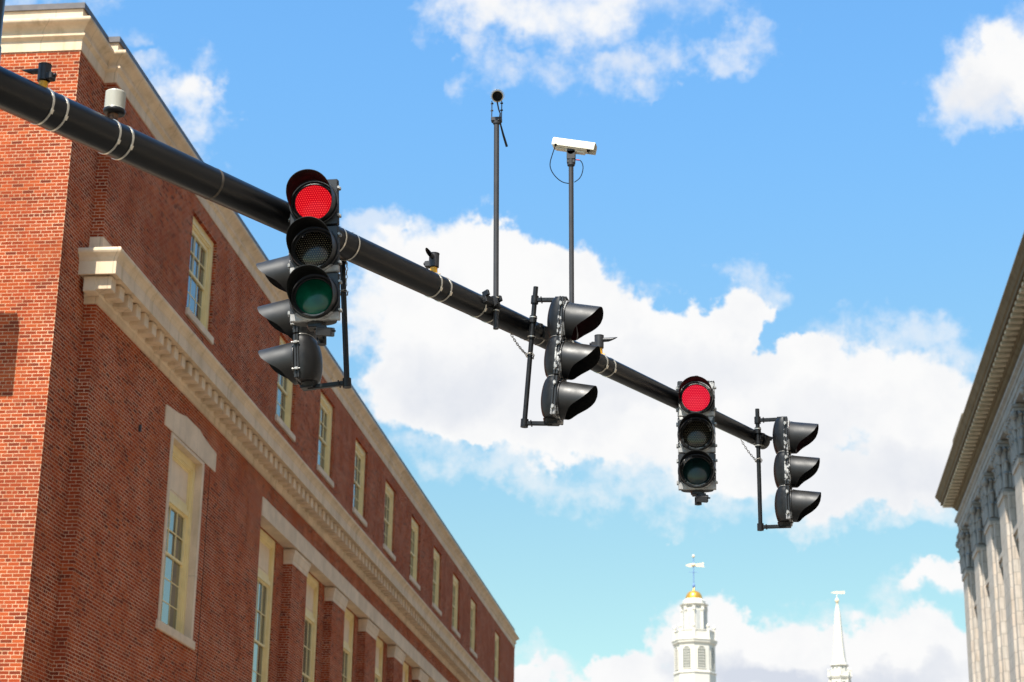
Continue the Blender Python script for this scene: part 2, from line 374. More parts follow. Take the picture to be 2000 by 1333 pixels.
def lens_mat(name, base, emis=None, dots=None, strength=1.0, pitch=.0125, rough=.16, dotr=.30):
    mt, t, b = mat(name); g = G(t); o = g.obj()
    if dots:
        sp = g.n('ShaderNodeSeparateXYZ'); g.put(sp.inputs[0], o)
        zz = g.m('DIVIDE', g.m('ADD', sp.outputs[2], 5.0), pitch); rowp = g.m('MODULO', g.m('FLOOR', zz), 2.0)
        xx = g.m('ADD', g.m('DIVIDE', g.m('ADD', sp.outputs[0], 5.0), pitch), g.m('MULTIPLY', rowp, .5))
        dx = g.m('SUBTRACT', g.m('FRACT', xx), .5); dz = g.m('SUBTRACT', g.m('FRACT', zz), .5)
        d = g.m('SQRT', g.m('ADD', g.m('MULTIPLY', dx, dx), g.m('MULTIPLY', dz, dz)))
        f = g.ramp(d, dotr + .12, dotr - .12)
        g.put(b.inputs['Base Color'], g.mix(f, base, dots if not emis else base))
        if emis:
            g.put(b.inputs['Emission Color'], g.mix(f, emis, dots)); b.inputs['Emission Strength'].default_value = strength
    else:
        n = g.noise(o, 9, 3); g.put(b.inputs['Base Color'], g.mix(g.ramp(n, .3, .7), tuple(c * .7 for c in base), tuple(c * 1.3 for c in base)))
    b.inputs['Specular IOR Level'].default_value = .10 if emis else .35
    b.inputs['Roughness'].default_value = rough; b.inputs['Coat Weight'].default_value = .0 if emis else .12; b.inputs['Coat Roughness'].default_value = .05
    return mt
BRICK = brick_mat('red_brick')
LIME = stone_mat('limestone', (.70, .55, .385), stain=(.28, .20, .11), amt=.5, block=(1.22, 30., .007))
LIME2 = stone_mat('limestone_panel', (.72, .57, .41), amt=.22, block=(1.9, 30., .006))
GREYST = stone_mat('street_stone', (.49, .44, .385), stain=(.2, .15, .08), amt=.3, block=(.32, .68, .02))
CORNST = stone_mat('shaded_weathered_stone', (.16, .125, .08), stain=(.10, .06, .025), amt=.8, block=(1.6, 30., .02))  # weather stains, over a base darkened to carry the cornice's shade
MODST = stone_mat('modillion_stone', (.50, .44, .33), stain=(.15, .10, .05), amt=.5)  # lighter than the cornice, so the gaps between modillions read as shade
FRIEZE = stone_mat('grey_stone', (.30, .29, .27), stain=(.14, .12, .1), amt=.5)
CREAM = plain('cream_paint', (.82, .64, .30), .5, var=.06, nsc=3)
PANEL = plain('cream_panel', (.76, .57, .37), .6, var=.06, nsc=3)
BLIND = plain('window_blind', (.33, .34, .25), .8, var=.15, nsc=2)
METALCAP = plain('metal_coping', (.10, .09, .09), .5, metal=.3)
WHITEP = plain('white_paint', (.60, .565, .49), .6, var=.03)
BLACK = plain('black_paint', (.006, .006, .0065), .40, var=.25, nsc=8, spec=.35)
POLEP = plain('black_arm_paint', (.0065, .0065, .007), .42, var=.3, nsc=4, spec=.38)
def arm_mat():
    mt, t, b = mat('weathered_arm_paint'); g = G(t); o = g.obj()
    st = g.noise(g.scale(o, (2, 2, 14)), 1.6, 6, .62); sp = g.noise(o, 45, 5, .7); big = g.noise(o, 1.1, 4)
    f = g.m('MULTIPLY', g.ramp(st, .5, .8), g.ramp(big, .35, .7)); f2 = g.ramp(sp, .66, .74)
    c = g.mix(g.m('MULTIPLY', f, .55), (.0040, .0040, .0045), (.030, .023, .016)); c = g.mix(g.m('MULTIPLY', f2, .5), c, (.05, .045, .038))
    g.put(b.inputs['Base Color'], c); g.put(b.inputs['Roughness'], g.ramp(big, .3, .7, .28, .40)); b.inputs['Specular IOR Level'].default_value = .42
    g.put(b.inputs['Normal'], g.bump(sp, .15, .002)); return mt
POLEP = arm_mat()
MATTE = plain('matte_black', (.006, .006, .006), .85, var=.3, spec=.2)
GREYM = plain('dark_grey_metal', (.030, .030, .033), .5, spec=.4)
STEEL = plain('stainless_steel', (.62, .58, .50), .32, metal=.75, var=.1, nsc=30)
RUST = plain('rusty_steel', (.16, .085, .05), .7, var=.5, nsc=40, metal=.3)
CHAINM = plain('galvanised_chain', (.28, .26, .23), .45, metal=.8, var=.3, nsc=30)
YELLOW = plain('yellow_pipe', (.75, .36, .02), .5)
IVORY = plain('ivory_enamel', (.62, .58, .47), .35, var=.04)
GOLD = plain('gilding', (.85, .42, .06), .35, metal=.75, var=.15, nsc=3)
BLUEM = plain('blue_grey_iron', (.12, .2, .42), .5)
PLASTW = plain('frosted_lens', (.42, .41, .35), .35, var=.08)
DETGREY = plain('detector_plastic', (.02, .02, .023), .5)
SILVER = plain('bare_flange_metal', (.34, .33, .31), .42, metal=.5, var=.35, nsc=25)
def glass_mat():
    mt, t, b = mat('window_glass'); g = G(t); o = g.obj()
    b.inputs['Base Color'].default_value = (.035, .04, .035, 1); b.inputs['Roughness'].default_value = .02
    b.inputs['IOR'].default_value = 3.0
    g.put(b.inputs['Normal'], g.bump(g.noise(o, 1.1, 2), .06, .05))
    return mt
GLASS = glass_mat()
LRED = lens_mat('red_led_lens', (.25, .002, .006), emis=(.40, .0, .006), dots=(1.0, .05, .05), strength=.66, pitch=.0165, dotr=.24)
LRED2 = lens_mat('red_led_lens_far', (.25, .002, .006), emis=(.45, .0, .018), dots=(1.0, .07, .10), strength=.66, pitch=.0165, dotr=.26)
LAMB = lens_mat('amber_led_off', (.012, .011, .009), dots=(.20, .18, .13), pitch=.0165, dotr=.2)
LGRN = lens_mat('green_off', (.003, .11, .062))
LGRN2 = lens_mat('clear_teal_off', (.008, .028, .03))

# ---------------------------------------------------------------- ground and streets (below the frame)
def sheet(name, x0, x1, y0, y1, z, mt):
    b = MB(); b.add([(x0, y0, z), (x1, y0, z), (x1, y1, z), (x0, y1, z)], [(0, 1, 2, 3)])
    return tag(b.build(name, mt), kind='structure')
GRASSY = plain('city_ground', (.22, .185, .14), .9, nsc=.2)
ASPH = plain('asphalt', (.085, .078, .068), .9, nsc=1.5, bump=.3)
CONC = stone_mat('concrete', (.40, .34, .26), amt=.25, block=(1.5, 1.5, .02))
sheet('ground', -2500, 2500, -2500, 2500, -.16, GRASSY)
sheet('road', -6.5, 9, -200, 330, 0, ASPH)
b = MB(); b.box(-12.0, -6.5, -200, 200, -.1, .13); tag(b.build('pavement', CONC), kind='structure')
b = MB(); b.box(9, 13.6, -200, 200, -.1, .13); tag(b.build('pavement', CONC), kind='structure')

# ---------------------------------------------------------------- brick building
XP, YP, YR, XM, YE = -12.32, 32.205, 33.65, -12.08, 102.3
TOP = 18.30
bb = empty('brick_building', (-14, 36, 0), 'long red brick building with cream stone cornices and tall sash windows', 'building')
OFF = Vector((-14, 36, 0))
def bpart(mb, name, mt, parent=None):
    mb.v = [tuple(Vector(v) - OFF) for v in mb.v]
    return mb.build(name, mt, parent or bb)
UPW = [39.4, 47.95, 53.15, 58.45, 63.8, 69.2, 74.55, 79.85, 85.35, 94.1]
UW = 2.05; UZ0, UZ1 = 15.58, 17.9
PIERS = [51.05, 56.45, 61.75, 67.05, 72.35, 77.65, 82.95]
PW = 1.85
BZ = 12.69; BAYX = XM - .33; BAY0, BAY1 = 47.05, 88.4
BW = [(48.1, 50.2)] + [(p + PW + .78, p + PW + .78 + 2.1) for p in PIERS[:-1]] + [(85.6, 87.7)]
BWZ0, BWZ1 = 7.4, BZ
AW = (38.95, 41.6, 8.42, 12.62)
def wallx(mb, X, y0, y1, z0, z1, holes, depth):
    """wall in the plane x = X with rectangular holes and their reveals"""
    ys = sorted({y0, y1} | {h[0] for h in holes} | {h[1] for h in holes}); zs = sorted({z0, z1} | {h[2] for h in holes} | {h[3] for h in holes})
    for i in range(len(ys) - 1):
        for j in range(len(zs) - 1):
            cy, cz = (ys[i] + ys[i + 1]) / 2, (zs[j] + zs[j + 1]) / 2
            if any(h[0] < cy < h[1] and h[2] < cz < h[3] for h in holes): continue
            mb.add([(X, ys[i], zs[j]), (X, ys[i + 1], zs[j]), (X, ys[i + 1], zs[j + 1]), (X, ys[i], zs[j + 1])], [(0, 1, 2, 3)])
    for a, c, e, f in holes:
        d = X - depth
        mb.add([(X, a, e), (d, a, e), (d, a, f), (X, a, f)], [(0, 1, 2, 3)])
        mb.add([(X, c, e), (X, c, f), (d, c, f), (d, c, e)], [(0, 1, 2, 3)])
        mb.add([(X, a, f), (d, a, f), (d, c, f), (X, c, f)], [(0, 1, 2, 3)])
        mb.add([(X, a, e), (X, c, e), (d, c, e), (d, a, e)], [(0, 1, 2, 3)])
w = MB()
w.add([(-32, YP, 0), (XP, YP, 0), (XP, YP, TOP + .1), (-32, YP, TOP + .1)], [(0, 1, 2, 3)])          # pavilion front
w.add([(XP, YP, 0), (XP, YR, 0), (XP, YR, TOP + .1), (XP, YP, TOP + .1)], [(0, 1, 2, 3)])            # pavilion side
w.add([(XP, YR, 0), (XM, YR, 0), (XM, YR, TOP + .1), (XP, YR, TOP + .1)], [(0, 1, 2, 3)])            # return
holes = [(y, y + UW, UZ0, UZ1) for y in UPW]
holes2 = [AW]
wallx(w, XM, YR, YE, 13.7, TOP + .1, holes, .42)
wallx(w, XM, YR, BAY0, 0, 13.7, holes2, .42)
wallx(w, XM, BAY0, BAY1, 13.17, 13.7, [], .3)
wallx(w, XM, BAY1, YE, 0, 13.7, [], .3)
w.add([(XM, BAY0, 0), (BAYX, BAY0, 0), (BAYX, BAY0, 13.17), (XM, BAY0, 13.17)], [(0, 1, 2, 3)])
w.add([(XM, BAY1, 0), (BAYX, BAY1, 0), (BAYX, BAY1, 13.17), (XM, BAY1, 13.17)], [(0, 1, 2, 3)])
wallx(w, BAYX, BAY0, BAY1, 0, 13.0, [(a, c, BWZ0, BWZ1) for a, c in BW], .4)
w.add([(XM, YE, 0), (-32, YE, 0), (-32, YE, TOP + .1), (XM, YE, TOP + .1)], [(0, 1, 2, 3)])
w.add([(-32, YE, 0), (-32, YP, 0), (-32, YP, TOP + .1), (-32, YE, TOP + .1)], [(0, 1, 2, 3)])
bpart(w, 'wall', BRICK)
b = MB(); b.box(-31.9, XM - .43, YP + 2, YE - .1, 2.0, 2.05)
b.box(-31.9, XM - .1, YP + .2, YE - .2, TOP + .55, TOP + .65); bpart(b, 'roof', GREYM)
path = [(-32, YP), (XP, YP), (XP, YR), (XM, YR), (XM, YE), (-32, YE)]
prof = [(-.05, TOP), (.02, TOP), (.02, TOP + .22), (.05, TOP + .25), (.085, TOP + .28), (.085, TOP + .32), (.05, TOP + .345), (.05, TOP + .38),
        (.07, TOP + .42), (.11, TOP + .46), (.15, TOP + .49), (.17, TOP + .50), (.19, TOP + .515), (.215, TOP + .54), (.222, TOP + .565), (.215, TOP + .60), (.185, TOP + .625), (-.02, TOP + .64),
        (-.02, TOP + .66), (-.04, TOP + .66)]
b = MB(); b.sweep(prof, path); bpart(b, 'roof_cornice', LIME)
b = MB(); b.sweep([(-.25, TOP + .6), (-.04, TOP + .6), (-.04, TOP + .90), (-.25, TOP + .90)], path); bpart(b, 'parapet', LIME2)
b = MB(); b.sweep([(-.4, TOP + .901), (.0, TOP + .901), (.0, TOP + 1.02), (-.4, TOP + 1.05)], path); bpart(b, 'coping', METALCAP)
# cornice between the floors, with its row of dentil blocks
path2 = [(XP, YR), (XM, YR), (XM, YE), (XM - 1, YE)]
b = MB()
b.sweep([(-.05, 13.665), (.05, 13.665), (.05, 13.81), (.07, 13.83), (.085, 13.86), (.085, 14.105), (.12, 14.12), (.47, 14.12), (.47, 14.10), (.49, 14.10), (.49, 14.36), (.505, 14.385),
         (.52, 14.43), (.555, 14.475), (.585, 14.50), (.60, 14.535), (.595, 14.575), (.575, 14.60), (.05, 14.66), (.03, 14.67), (.03, 15.03), (-.05, 15.04)], path2)
y = YR - .37; k = 0
while y < YE + .2:
    b.bbox(XM + .08, XM + .385, y, y + .27, 13.835, 14.095, .008); y += .535
b.bbox(XM - .16, XM + .085, YR - .385, YR - .08, 13.80, 14.095, .01)
bpart(b, 'middle_cornice', LIME)
b = MB()                                                                    # unseen block added left of the frame to cast a shadow on the front wall
b.box(-18.5, -13.45, YP - 1.35, YP - 1.15, 13.62, 14.90); b.box(-18.5, -14.3, YP - 1.16, YP + .02, 13.63, 13.80)
bpart(b, 'shadow_caster', LIME)
# lintel band, piers with capitals
b = MB(); b.box(BAYX + .01, XM + .025, BAY0, BAY1 + .05, BZ, 13.168); bpart(b, 'lintel', LIME2)
b = MB(); b.box(BAYX - .35, BAYX + .008, BAY0, BAY1, BZ + .002, BZ + .1); bpart(b, 'soffit', LIME2)
for i, y in enumerate(PIERS):
    b = MB(); b.box(BAYX - .01, XM - .08, y, y + PW, 0, BZ - .43); p = bpart(b, 'pier', BRICK)
    b = MB()
    pth = [(BAYX, y), (XM - .08, y), (XM - .08, y + PW), (BAYX, y + PW)]
    b.sweep([(-.02, BZ - .43), (.012, BZ - .43), (.012, BZ - .33), (.03, BZ - .30), (.035, BZ - .27), (.06, BZ - .14), (.075, BZ - .12), (.075, BZ - .045), (-.02, BZ - .045)], pth)
    b.box(BAYX, XM - .1, y + .02, y + PW - .02, BZ - .06, BZ - .001)
    c = bpart(b, 'capital', LIME2, p); 
# windows
def ring(mb, X0, X1, y0, y1, z0, z1, t, tb=None):
    tb = t if tb is None else tb
    mb.box(X0, X1, y0, y0 + t, z0, z1); mb.box(X0, X1, y1 - t, y1, z0, z1)
    mb.box(X0, X1, y0 + t, y1 - t, z1 - t, z1); mb.box(X0, X1, y0 + t, y1 - t, z0, z0 + tb)
def sash(mb, X, y0, y1, z0, z1, cols, rows, st=.055, mu=.022):
    ring(mb, X - .022, X + .022, y0, y1, z0, z1, st)
    for i in range(1, cols):
        c = y0 + st + (y1 - y0 - 2 * st) * i / cols; mb.box(X - .012, X + .018, c - mu / 2, c + mu / 2, z0 + st, z1 - st)
    for i in range(1, rows):
        c = z0 + st + (z1 - z0 - 2 * st) * i / rows; mb.box(X - .011, X + .017, y0 + st, y1 - st, c - mu / 2, c + mu / 2)
def window(X, y0, y1, z0, z1, kind):
    f = MB()
    ring(f, X - .125, X - .085, y0, y1, z0, z1, .17, .06)
    ring(f, X - .20, X - .11, y0 + .15, y1 - .15, z0 + .045, z1 - .15, .07, .04)
    ring(f, X - .24, X - .145, y0 + .21, y1 - .21, z0 + .07, z1 - .21, .06, .05)
    a, c, e, g_ = y0 + .265, y1 - .265, z0 + .11, z1 - .265
    UX, LX = X - .165, X - .195
    if kind == 'up':
        mid = (e + g_) / 2
        sash(f, UX, a, c, mid - .03, g_, 3, 2); sash(f, LX, a, c, e, mid + .03, 3, 2)
    else:
        tr = z1 - 1.2
        f.box(X - .22, X - .10, a - .04, c + .04, tr - .06, tr + .06)
        f.box(X - .17, X - .14, a, c, tr + .06, tr + .2)
        mid = tr - (tr - e) * .42
        sash(f, UX, a, c, mid - .03, tr - .06, 3, 2); sash(f, LX, a, c, e, mid + .03, 3, 3)
    o = bpart(f, 'window', CREAM)
    q = MB(); q.add([(X - .181, a, e), (X - .191, c, e), (X - .191, c, g_), (X - .181, a, g_)], [(0, 1, 2, 3)]); bpart(q, 'pane', GLASS, o)
    q = MB(); q.box(X - .40, X - .36, a - .1, c + .1, e - .1, g_ + .1); bpart(q, 'blind', BLIND, o)
    if kind != 'up':
        q = MB(); q.box(X - .180, X - .165, a, c, tr + .06, g_ + .02); q.box(X - .165, X - .155, a + .1, c - .1, tr + .26, g_ - .08); bpart(q, 'transom_panel', PANEL, o)
    return o
for y in UPW:
    o = window(XM, y, y + UW, UZ0, UZ1, 'up')
    q = MB(); q.bbox(XM - .3, XM + .06, y - .07, y + UW + .07, UZ0 - .155, UZ0 + .012, .008); bpart(q, 'sill', LIME2, o)
o = window(XM - .06, AW[0] + .16, AW[1] - .16, AW[2] + .1, AW[3] - .075, 'tall')
for ja, jc in ((AW[0] + .005, AW[0] + .16), (AW[1] - .16, AW[1] - .005)):
    q = MB(); q.box(XM - .3, XM + .02, ja, jc, AW[2] + .16, AW[3]); bpart(q, 'jamb', LIME2, o)
q = MB(); q.box(XM - .40, XM + .018, AW[0] + .162, AW[1] - .162, AW[3] - .07, AW[3] - .002); bpart(q, 'soffit', LIME2, o)
q = MB(); q.bbox(XM - .3, XM + .06, AW[0] - .09, AW[1] + .09, AW[2] - .03, AW[2] + .155, .01); bpart(q, 'sill', LIME2, o)
q = MB(); X = XM - .2
q.prism([(X, 38.42, 12.64), (X, 42.5, 12.64), (X, 42.5, 13.08), (X, 41.5, 13.16), (X, 41.0, 13.24), (X, 39.9, 13.24), (X, 39.4, 13.16), (X, 38.42, 13.08)], (.225, 0, 0)); bpart(q, 'lintel', LIME2)
for a, c in BW:
    window(BAYX + .04, a + .01, c - .01, BWZ0, BWZ1 - .005, 'bay')
q = MB(); q.box(XM - .01, XM + .004, 42.1, 42.135, 0, 12.64); bpart(q, 'expansion_joint', MATTE)  # flat black strip, its colour standing for the shadow line in the joint
q = MB(); q.box(XM, XM + .05, 36.73, 36.79, 12.02, 12.16); bpart(q, 'wall_vent', GREYM)

# ---------------------------------------------------------------- stone building on the right
sb = empty('stone_building', (16, 100, 0), 'grey stone building with giant pilasters and heavy carved cornice beyond the far signal', 'building')
OFF = Vector((16, 100, 0)); bb2 = bb; bb = sb
XR, YC = 14.0, 125.3
w = MB(); w.box(XR + .75, 45, -30, YC - .4, 0, 30.5); bpart(w, 'wall', GREYST)
path = [(45, YC), (XR, YC), (XR, 40)]
def rsweep(mb, prof): mb.sweep([(o, z) for o, z in prof], path[::-1][:0] or path)
# travel is north to south on the street side, so its right hand is the street
b = MB(); b.sweep([(-.6, 29.3), (.05, 29.3), (.05, 29.6), (.10, 29.62), (.10, 29.95), (.16, 29.98), (.16, 30.1), (.28, 30.2), (.28, 30.32), (.02, 30.36), (-.6, 30.36)], path[::-1]); 
b.v = []; b.f = []; b.sm = []
def offs(prof, name, mt):
    q = MB(); pr = prof
    # street side runs towards the camera: outward is -x ; far end: outward is +y
    pts = [[(45, YC + o, z) for o, z in pr], [(XR - o, YC + o, z) for o, z in pr], [(XR - o, -30, z) for o, z in pr]]
    n = len(pr); vs = [p for r in pts for p in r]
    q.add(vs, [(i * n + j, i * n + j + 1, (i + 1) * n + j + 1, (i + 1) * n + j) for i in range(2) for j in range(n - 1)])
    return q
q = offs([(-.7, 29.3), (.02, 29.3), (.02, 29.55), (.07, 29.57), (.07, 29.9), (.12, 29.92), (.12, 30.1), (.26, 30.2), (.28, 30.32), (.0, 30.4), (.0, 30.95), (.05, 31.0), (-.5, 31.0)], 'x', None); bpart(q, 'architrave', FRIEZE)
q = offs([(-.5, 30.9), (.06, 30.9), (.16, 30.98), (.22, 31.08), (.22, 31.12), (.30, 31.14), (.32, 31.50), (.98, 31.53), (.98, 31.50), (1.02, 31.50), (1.02, 31.70), (1.06, 31.74), (1.10, 31.76), (1.14, 31.84), (1.2, 31.96), (1.28, 32.06), (1.32, 32.10), (1.32, 32.2), (-.5, 32.5)], 'x', None)
cq = q; q = MB()
y = YC + .75
while y > 60:
    q = MB(); q.bbox(XR - .93, XR - .28, y - .40, y, 31.30, 31.492, .03); bpart(q, 'modillion', MODST)
    y -= .85
x = XR - .3
while x < 17: q = MB(); q.bbox(x, x + .42, YC + .28, YC + .93, 31.30, 31.492, .03); bpart(q, 'modillion', MODST); x += .85
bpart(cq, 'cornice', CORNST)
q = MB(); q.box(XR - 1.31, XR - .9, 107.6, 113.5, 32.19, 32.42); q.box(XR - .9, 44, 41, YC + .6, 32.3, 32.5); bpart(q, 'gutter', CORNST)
# piers standing forward of the wall, each with a leafy capital
def capital(mb, x0, x1, y0, y1, z0, z1):
    """stepped bell of curling leaves under a moulded top slab"""
    h = z1 - z0
    cx, cy = (x0 + x1) / 2, (y0 + y1) / 2; hx, hy = (x1 - x0) / 2, (y1 - y0) / 2
    for (a, c, e) in [(.0, .06, .10), (.06, .80, .02), (.86, .93, .22), (.93, 1.0, .28)]:
        mb.bbox(x0 - e, x1 + e, y0 - e, y1 + e, z0 + h * a, z0 + h * c, .03)
    for row, (za, zb, n, out) in enumerate([(.08, .38, 4, .20), (.30, .62, 3, .25), (.56, .84, 4, .30)]):
        for side in range(2):
            L_ = (y1 - y0) if side == 0 else (x1 - x0)
            nn = n if side == 0 else max(2, n - 1)
            for i in range(nn):
                t = (i + .5) / nn
                pts = []
                for s_ in range(6):
                    u = s_ / 5; o = .03 + out * u * u * 1.0; zz = z0 + h * (za + (zb - za) * min(1, u * 1.25)) - (h * .05 if u > .85 else 0)
                    if side == 0: pts.append((x0 - o, y0 + L_ * t, zz))
                    else: pts.append((x0 + L_ * t, y0 - o, zz))
                mb.tube(pts, [.16, .15, .13, .12, .12, .10], 6)
    for (a, c) in [(x0 - .2, y0 - .2), (x0 - .2, y1 + .1), (x1 + .1, y0 - .2)]:
        mb.lathe([(.0, z0 + h * .70), (.14, z0 + h * .72), (.20, z0 + h * .78), (.14, z0 + h * .85), (0, z0 + h * .87)], (a, c), 10)
yp = YC; k = 0
while yp > 62:
    q = MB(); q.box(XR + .06, XR + .8, yp - 2.5, yp, 0, 26.5)
    q.box(XR + .22, XR + .78, yp - 3.1, yp - 2.498, 0, 26.3)
    q.box(XR - .02, XR + .8, yp - 2.6, yp + .1 if k else yp + .05, 26.28, 26.5)
    p = bpart(q, 'pier', GREYST)
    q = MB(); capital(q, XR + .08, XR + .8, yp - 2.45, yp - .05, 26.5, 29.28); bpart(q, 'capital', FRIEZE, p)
    # recess between piers: window with hood and ledge
    y1 = yp - 3.15; y0 = y1 - 3.3
    q = MB(); q.box(XR + .66, XR + .76, y0 + .5, y1 - .3, 17.0, 24.0); o = bpart(q, 'window', GREYM)
    q = MB(); q.box(XR + .30, XR + .77, y0 + .2, y1 + .05, 24.0, 24.25); q.box(XR + .42, XR + .77, y0 + .25, y1, 23.7, 24.01); bpart(q, 'hood', GREYST, o)
    q = MB(); q.box(XR + .5, XR + .77, y0 + .3, y1, 16.5, 17.0); bpart(q, 'sill', GREYST, o)
    q = MB(); q.prism([(XR + .45, y0 + .5, 22.4), (XR + .45, y0 + 1.1, 23.3), (XR + .45, y0 + 1.7, 23.69), (XR + .45, y0 + .5, 23.69)], (.3, 0, 0)); bpart(q, 'bracket', GREYST, o)
    yp -= 6.9; k += 1
q = MB(); q.box(XR + .5, XR + 1.5, 60, YC - .5, 26.6, 29.3); bpart(q, 'upper_wall', FRIEZE)
bb = bb2

pv = Vector((XR, YC, 0)); rz = Matrix.Rotation(-.0100, 4, 'Z'); sb.location = pv + rz @ (sb.location - pv); sb.rotation_euler.z = -.0100
# ---------------------------------------------------------------- church towers
def octo(r, c, z, ph): return [(c[0] + r * math.cos(ph + i * PI / 4), c[1] + r * math.sin(ph + i * PI / 4), z) for i in range(8)]
ct = empty('church_tower', (-5.75, 230, 0), 'white octagonal church tower with small gold dome and banner weathervane', 'church tower')
OFF = Vector((-5.75, 230, 0)); keep = bb; bb = ct
C1 = (-5.75, 230); ph = -PI / 2
def ol(mb, prof, c, n=8, smooth=False, phase=ph): mb.lathe(prof, c, n, smooth, phase)
q = MB(); ol(q, [(3.4, 0), (3.4, 30), (2.6, 30.3), (2.46, 33), (2.46, 35.95), (2.56, 36.0), (2.56, 36.15), (2.42, 36.25), (2.42, 39.3), (2.35, 39.3)], C1); bpart(q, 'tower_wall', WHITEP)
q = MB(); ol(q, [(2.3, 39.25), (2.46, 39.3), (2.5, 39.45), (2.62, 39.55), (2.66, 39.8), (2.72, 39.85), (2.72, 39.95), (2.3, 40.1), (2.3, 40.0)], C1); bpart(q, 'tower_cornice', WHITEP)
q = MB(); ol(q, [(2.4, 39.98), (2.4, 40.95), (2.2, 40.95), (2.2, 39.98)], C1); ol(q, [(2.46, 40.96), (2.46, 41.05), (2.1, 41.05), (2.1, 40.96), (2.46, 40.96)], C1)
for v in octo(2.32, C1, 0, ph):
    q.box(v[0] - .16, v[0] + .16, v[1] - .16, v[1] + .16, 40, 41.15)
    q.lathe([(0, 41.12), (.12, 41.15), (.08, 41.22), (.2, 41.4), (.22, 41.55), (.1, 41.68), (.05, 41.8), (0, 41.85)], v[:2], 12)
bpart(q, 'balustrade', WHITEP)
q = MB(); ol(q, [(1.42, 40.0), (1.42, 43.95), (1.3, 43.95)], C1)
for v in octo(1.44, C1, 0, ph): q.cyl((v[0], v[1], 40.2), (v[0], v[1], 43.5), .14, .12, 10); q.box(v[0] - .17, v[0] + .17, v[1] - .17, v[1] + .17, 43.5, 43.95)
bpart(q, 'lantern', WHITEP)
for i in range(8):
    a = ph + (i + .5) * PI / 4; r = 1.42 * math.cos(PI / 8)
    mt_ = Matrix.Translation((C1[0] + r * math.cos(a), C1[1] + r * math.sin(a), 0)) @ Matrix.Rotation(a + PI / 2, 4, 'Z')
    if math.sin(a) > .2: continue
    q = MB(); q.box(-.26, .26, -.012, .03, 41.3, 43.5, mt_); bpart(q, 'louvre', plain('louvre_grey', (.42, .42, .40), .7) if i == 0 else bpy.data.materials['louvre_grey'])
q = MB(); ol(q, [(1.3, 43.93), (1.5, 43.96), (1.55, 44.1), (1.68, 44.18), (1.72, 44.3), (1.5, 44.38), (1.36, 44.4), (1.36, 44.72), (1.15, 44.95), (1.0, 45.0)], C1); bpart(q, 'drum', WHITEP)
q = MB(); q.lathe([(1.0, 44.98), (1.0, 45.08), (.96, 45.3), (.86, 45.55), (.68, 45.78), (.42, 45.93), (.16, 45.98), (.16, 46.02), (.1, 46.1), (.1, 46.3), (.06, 46.35)], C1, 40); bpart(q, 'dome', GOLD)
q = MB(); q.lathe([(.05, 46.3), (.13, 46.5), (.17, 46.62), (.13, 46.75), (.05, 46.9), (.05, 47.0), (.045, 50.0)], C1, 12)
q.lathe([(0, 48.1), (.1, 48.2), (0, 48.32)], C1, 12); q.box(C1[0] - .6, C1[0] + .6, 229.98, 230.02, 48.22, 48.26)
p = bpart(q, 'finial', BLUEM)
q = MB(); q.lathe([(0, 49.97), (.13, 50.07), (.17, 50.2), (.1, 50.35), (0, 50.4)], C1, 12)
X, Y = C1
q.prism([(X - 1.0, Y - .03, 49.08), (X - .4, Y - .03, 49.3), (X + .2, Y - .03, 49.22), (X + 1.3, Y - .03, 49.42), (X + 1.1, Y - .03, 49.12), (X + 1.35, Y - .03, 48.85), (X + .2, Y - .03, 48.96), (X - .4, Y - .03, 48.86)], (0, .06, 0))
q.lathe([(0, 48.9), (.2, 49.0), (.26, 49.1), (.2, 49.25), (0, 49.35)], C1, 12); bpart(q, 'weathervane', plain('vane_gold', (.75, .6, .4), .6))
# arched windows with glazing bars on the faces towards the street
for i in range(8):
    a = ph + (i + .5) * PI / 4
    if math.sin(a) > .2: continue
    r = 2.42 * math.cos(PI / 8)
    mt_ = Matrix.Translation((C1[0] + r * math.cos(a), C1[1] + r * math.sin(a), 0)) @ Matrix.Rotation(a + PI / 2, 4, 'Z')
    arch = lambda w_, z0, zs: [(-w_, 0, z0), (w_, 0, z0)] + [(w_ * math.cos(t * PI / 12), 0, zs + w_ * math.sin(t * PI / 12)) for t in range(13)]
    q = MB(); q.prism([(x, -.01, z) for x, _, z in arch(.46, 36.55, 38.6)], (0, .05, 0), mt_); o = bpart(q, 'window', plain('tower_glass', (.09, .10, .09), .3) if i == 0 else bpy.data.materials['tower_glass'])
    q = MB()
    oa, ia = arch(.56, 36.45, 38.6), arch(.46, 36.55, 38.6); n = len(oa)
    q.add([(x, -.07, z) for x, _, z in oa] + [(x, -.07, z) for x, _, z in ia] + [(x, .0, z) for x, _, z in oa] + [(x, -.012, z) for x, _, z in ia],
          [(j, (j + 1) % n, n + (j + 1) % n, n + j) for j in range(n)] + [(j, (j + 1) % n, 2 * n + (j + 1) % n, 2 * n + j) for j in range(n)] + [(n + j, n + (j + 1) % n, 3 * n + (j + 1) % n, 3 * n + j) for j in range(n)], mtx=mt_)
    for k in (-1, 0, 1): q.box(-.028 + k * .23, .028 + k * .23, -.05, -.012, 36.55, 38.6 + (.45 if k == 0 else .38), mt_)
    for k in range(7): q.box(-.46, .46, -.048, -.013, 36.78 + k * .33, 36.835 + k * .33, mt_)
    bpart(q, 'window_frame', WHITEP, o)
st = empty('church_steeple', (13.95, 290, 0), 'slender white church spire tapering to a ball and weathervane', 'steeple')
OFF = Vector((13.95, 290, 0)); bb = st; C2 = (13.95, 290)
q = MB(); ol(q, [(3.2, 0), (3.2, 34), (2.2, 34.3), (1.5, 34.5), (1.5, 44.2), (1.4, 44.25)], C2)
for v in octo(1.5, C2, 0, ph): q.cyl((v[0], v[1], 34.5), (v[0], v[1], 44.2), .16, n=8)
bpart(q, 'tower_wall', WHITEP)
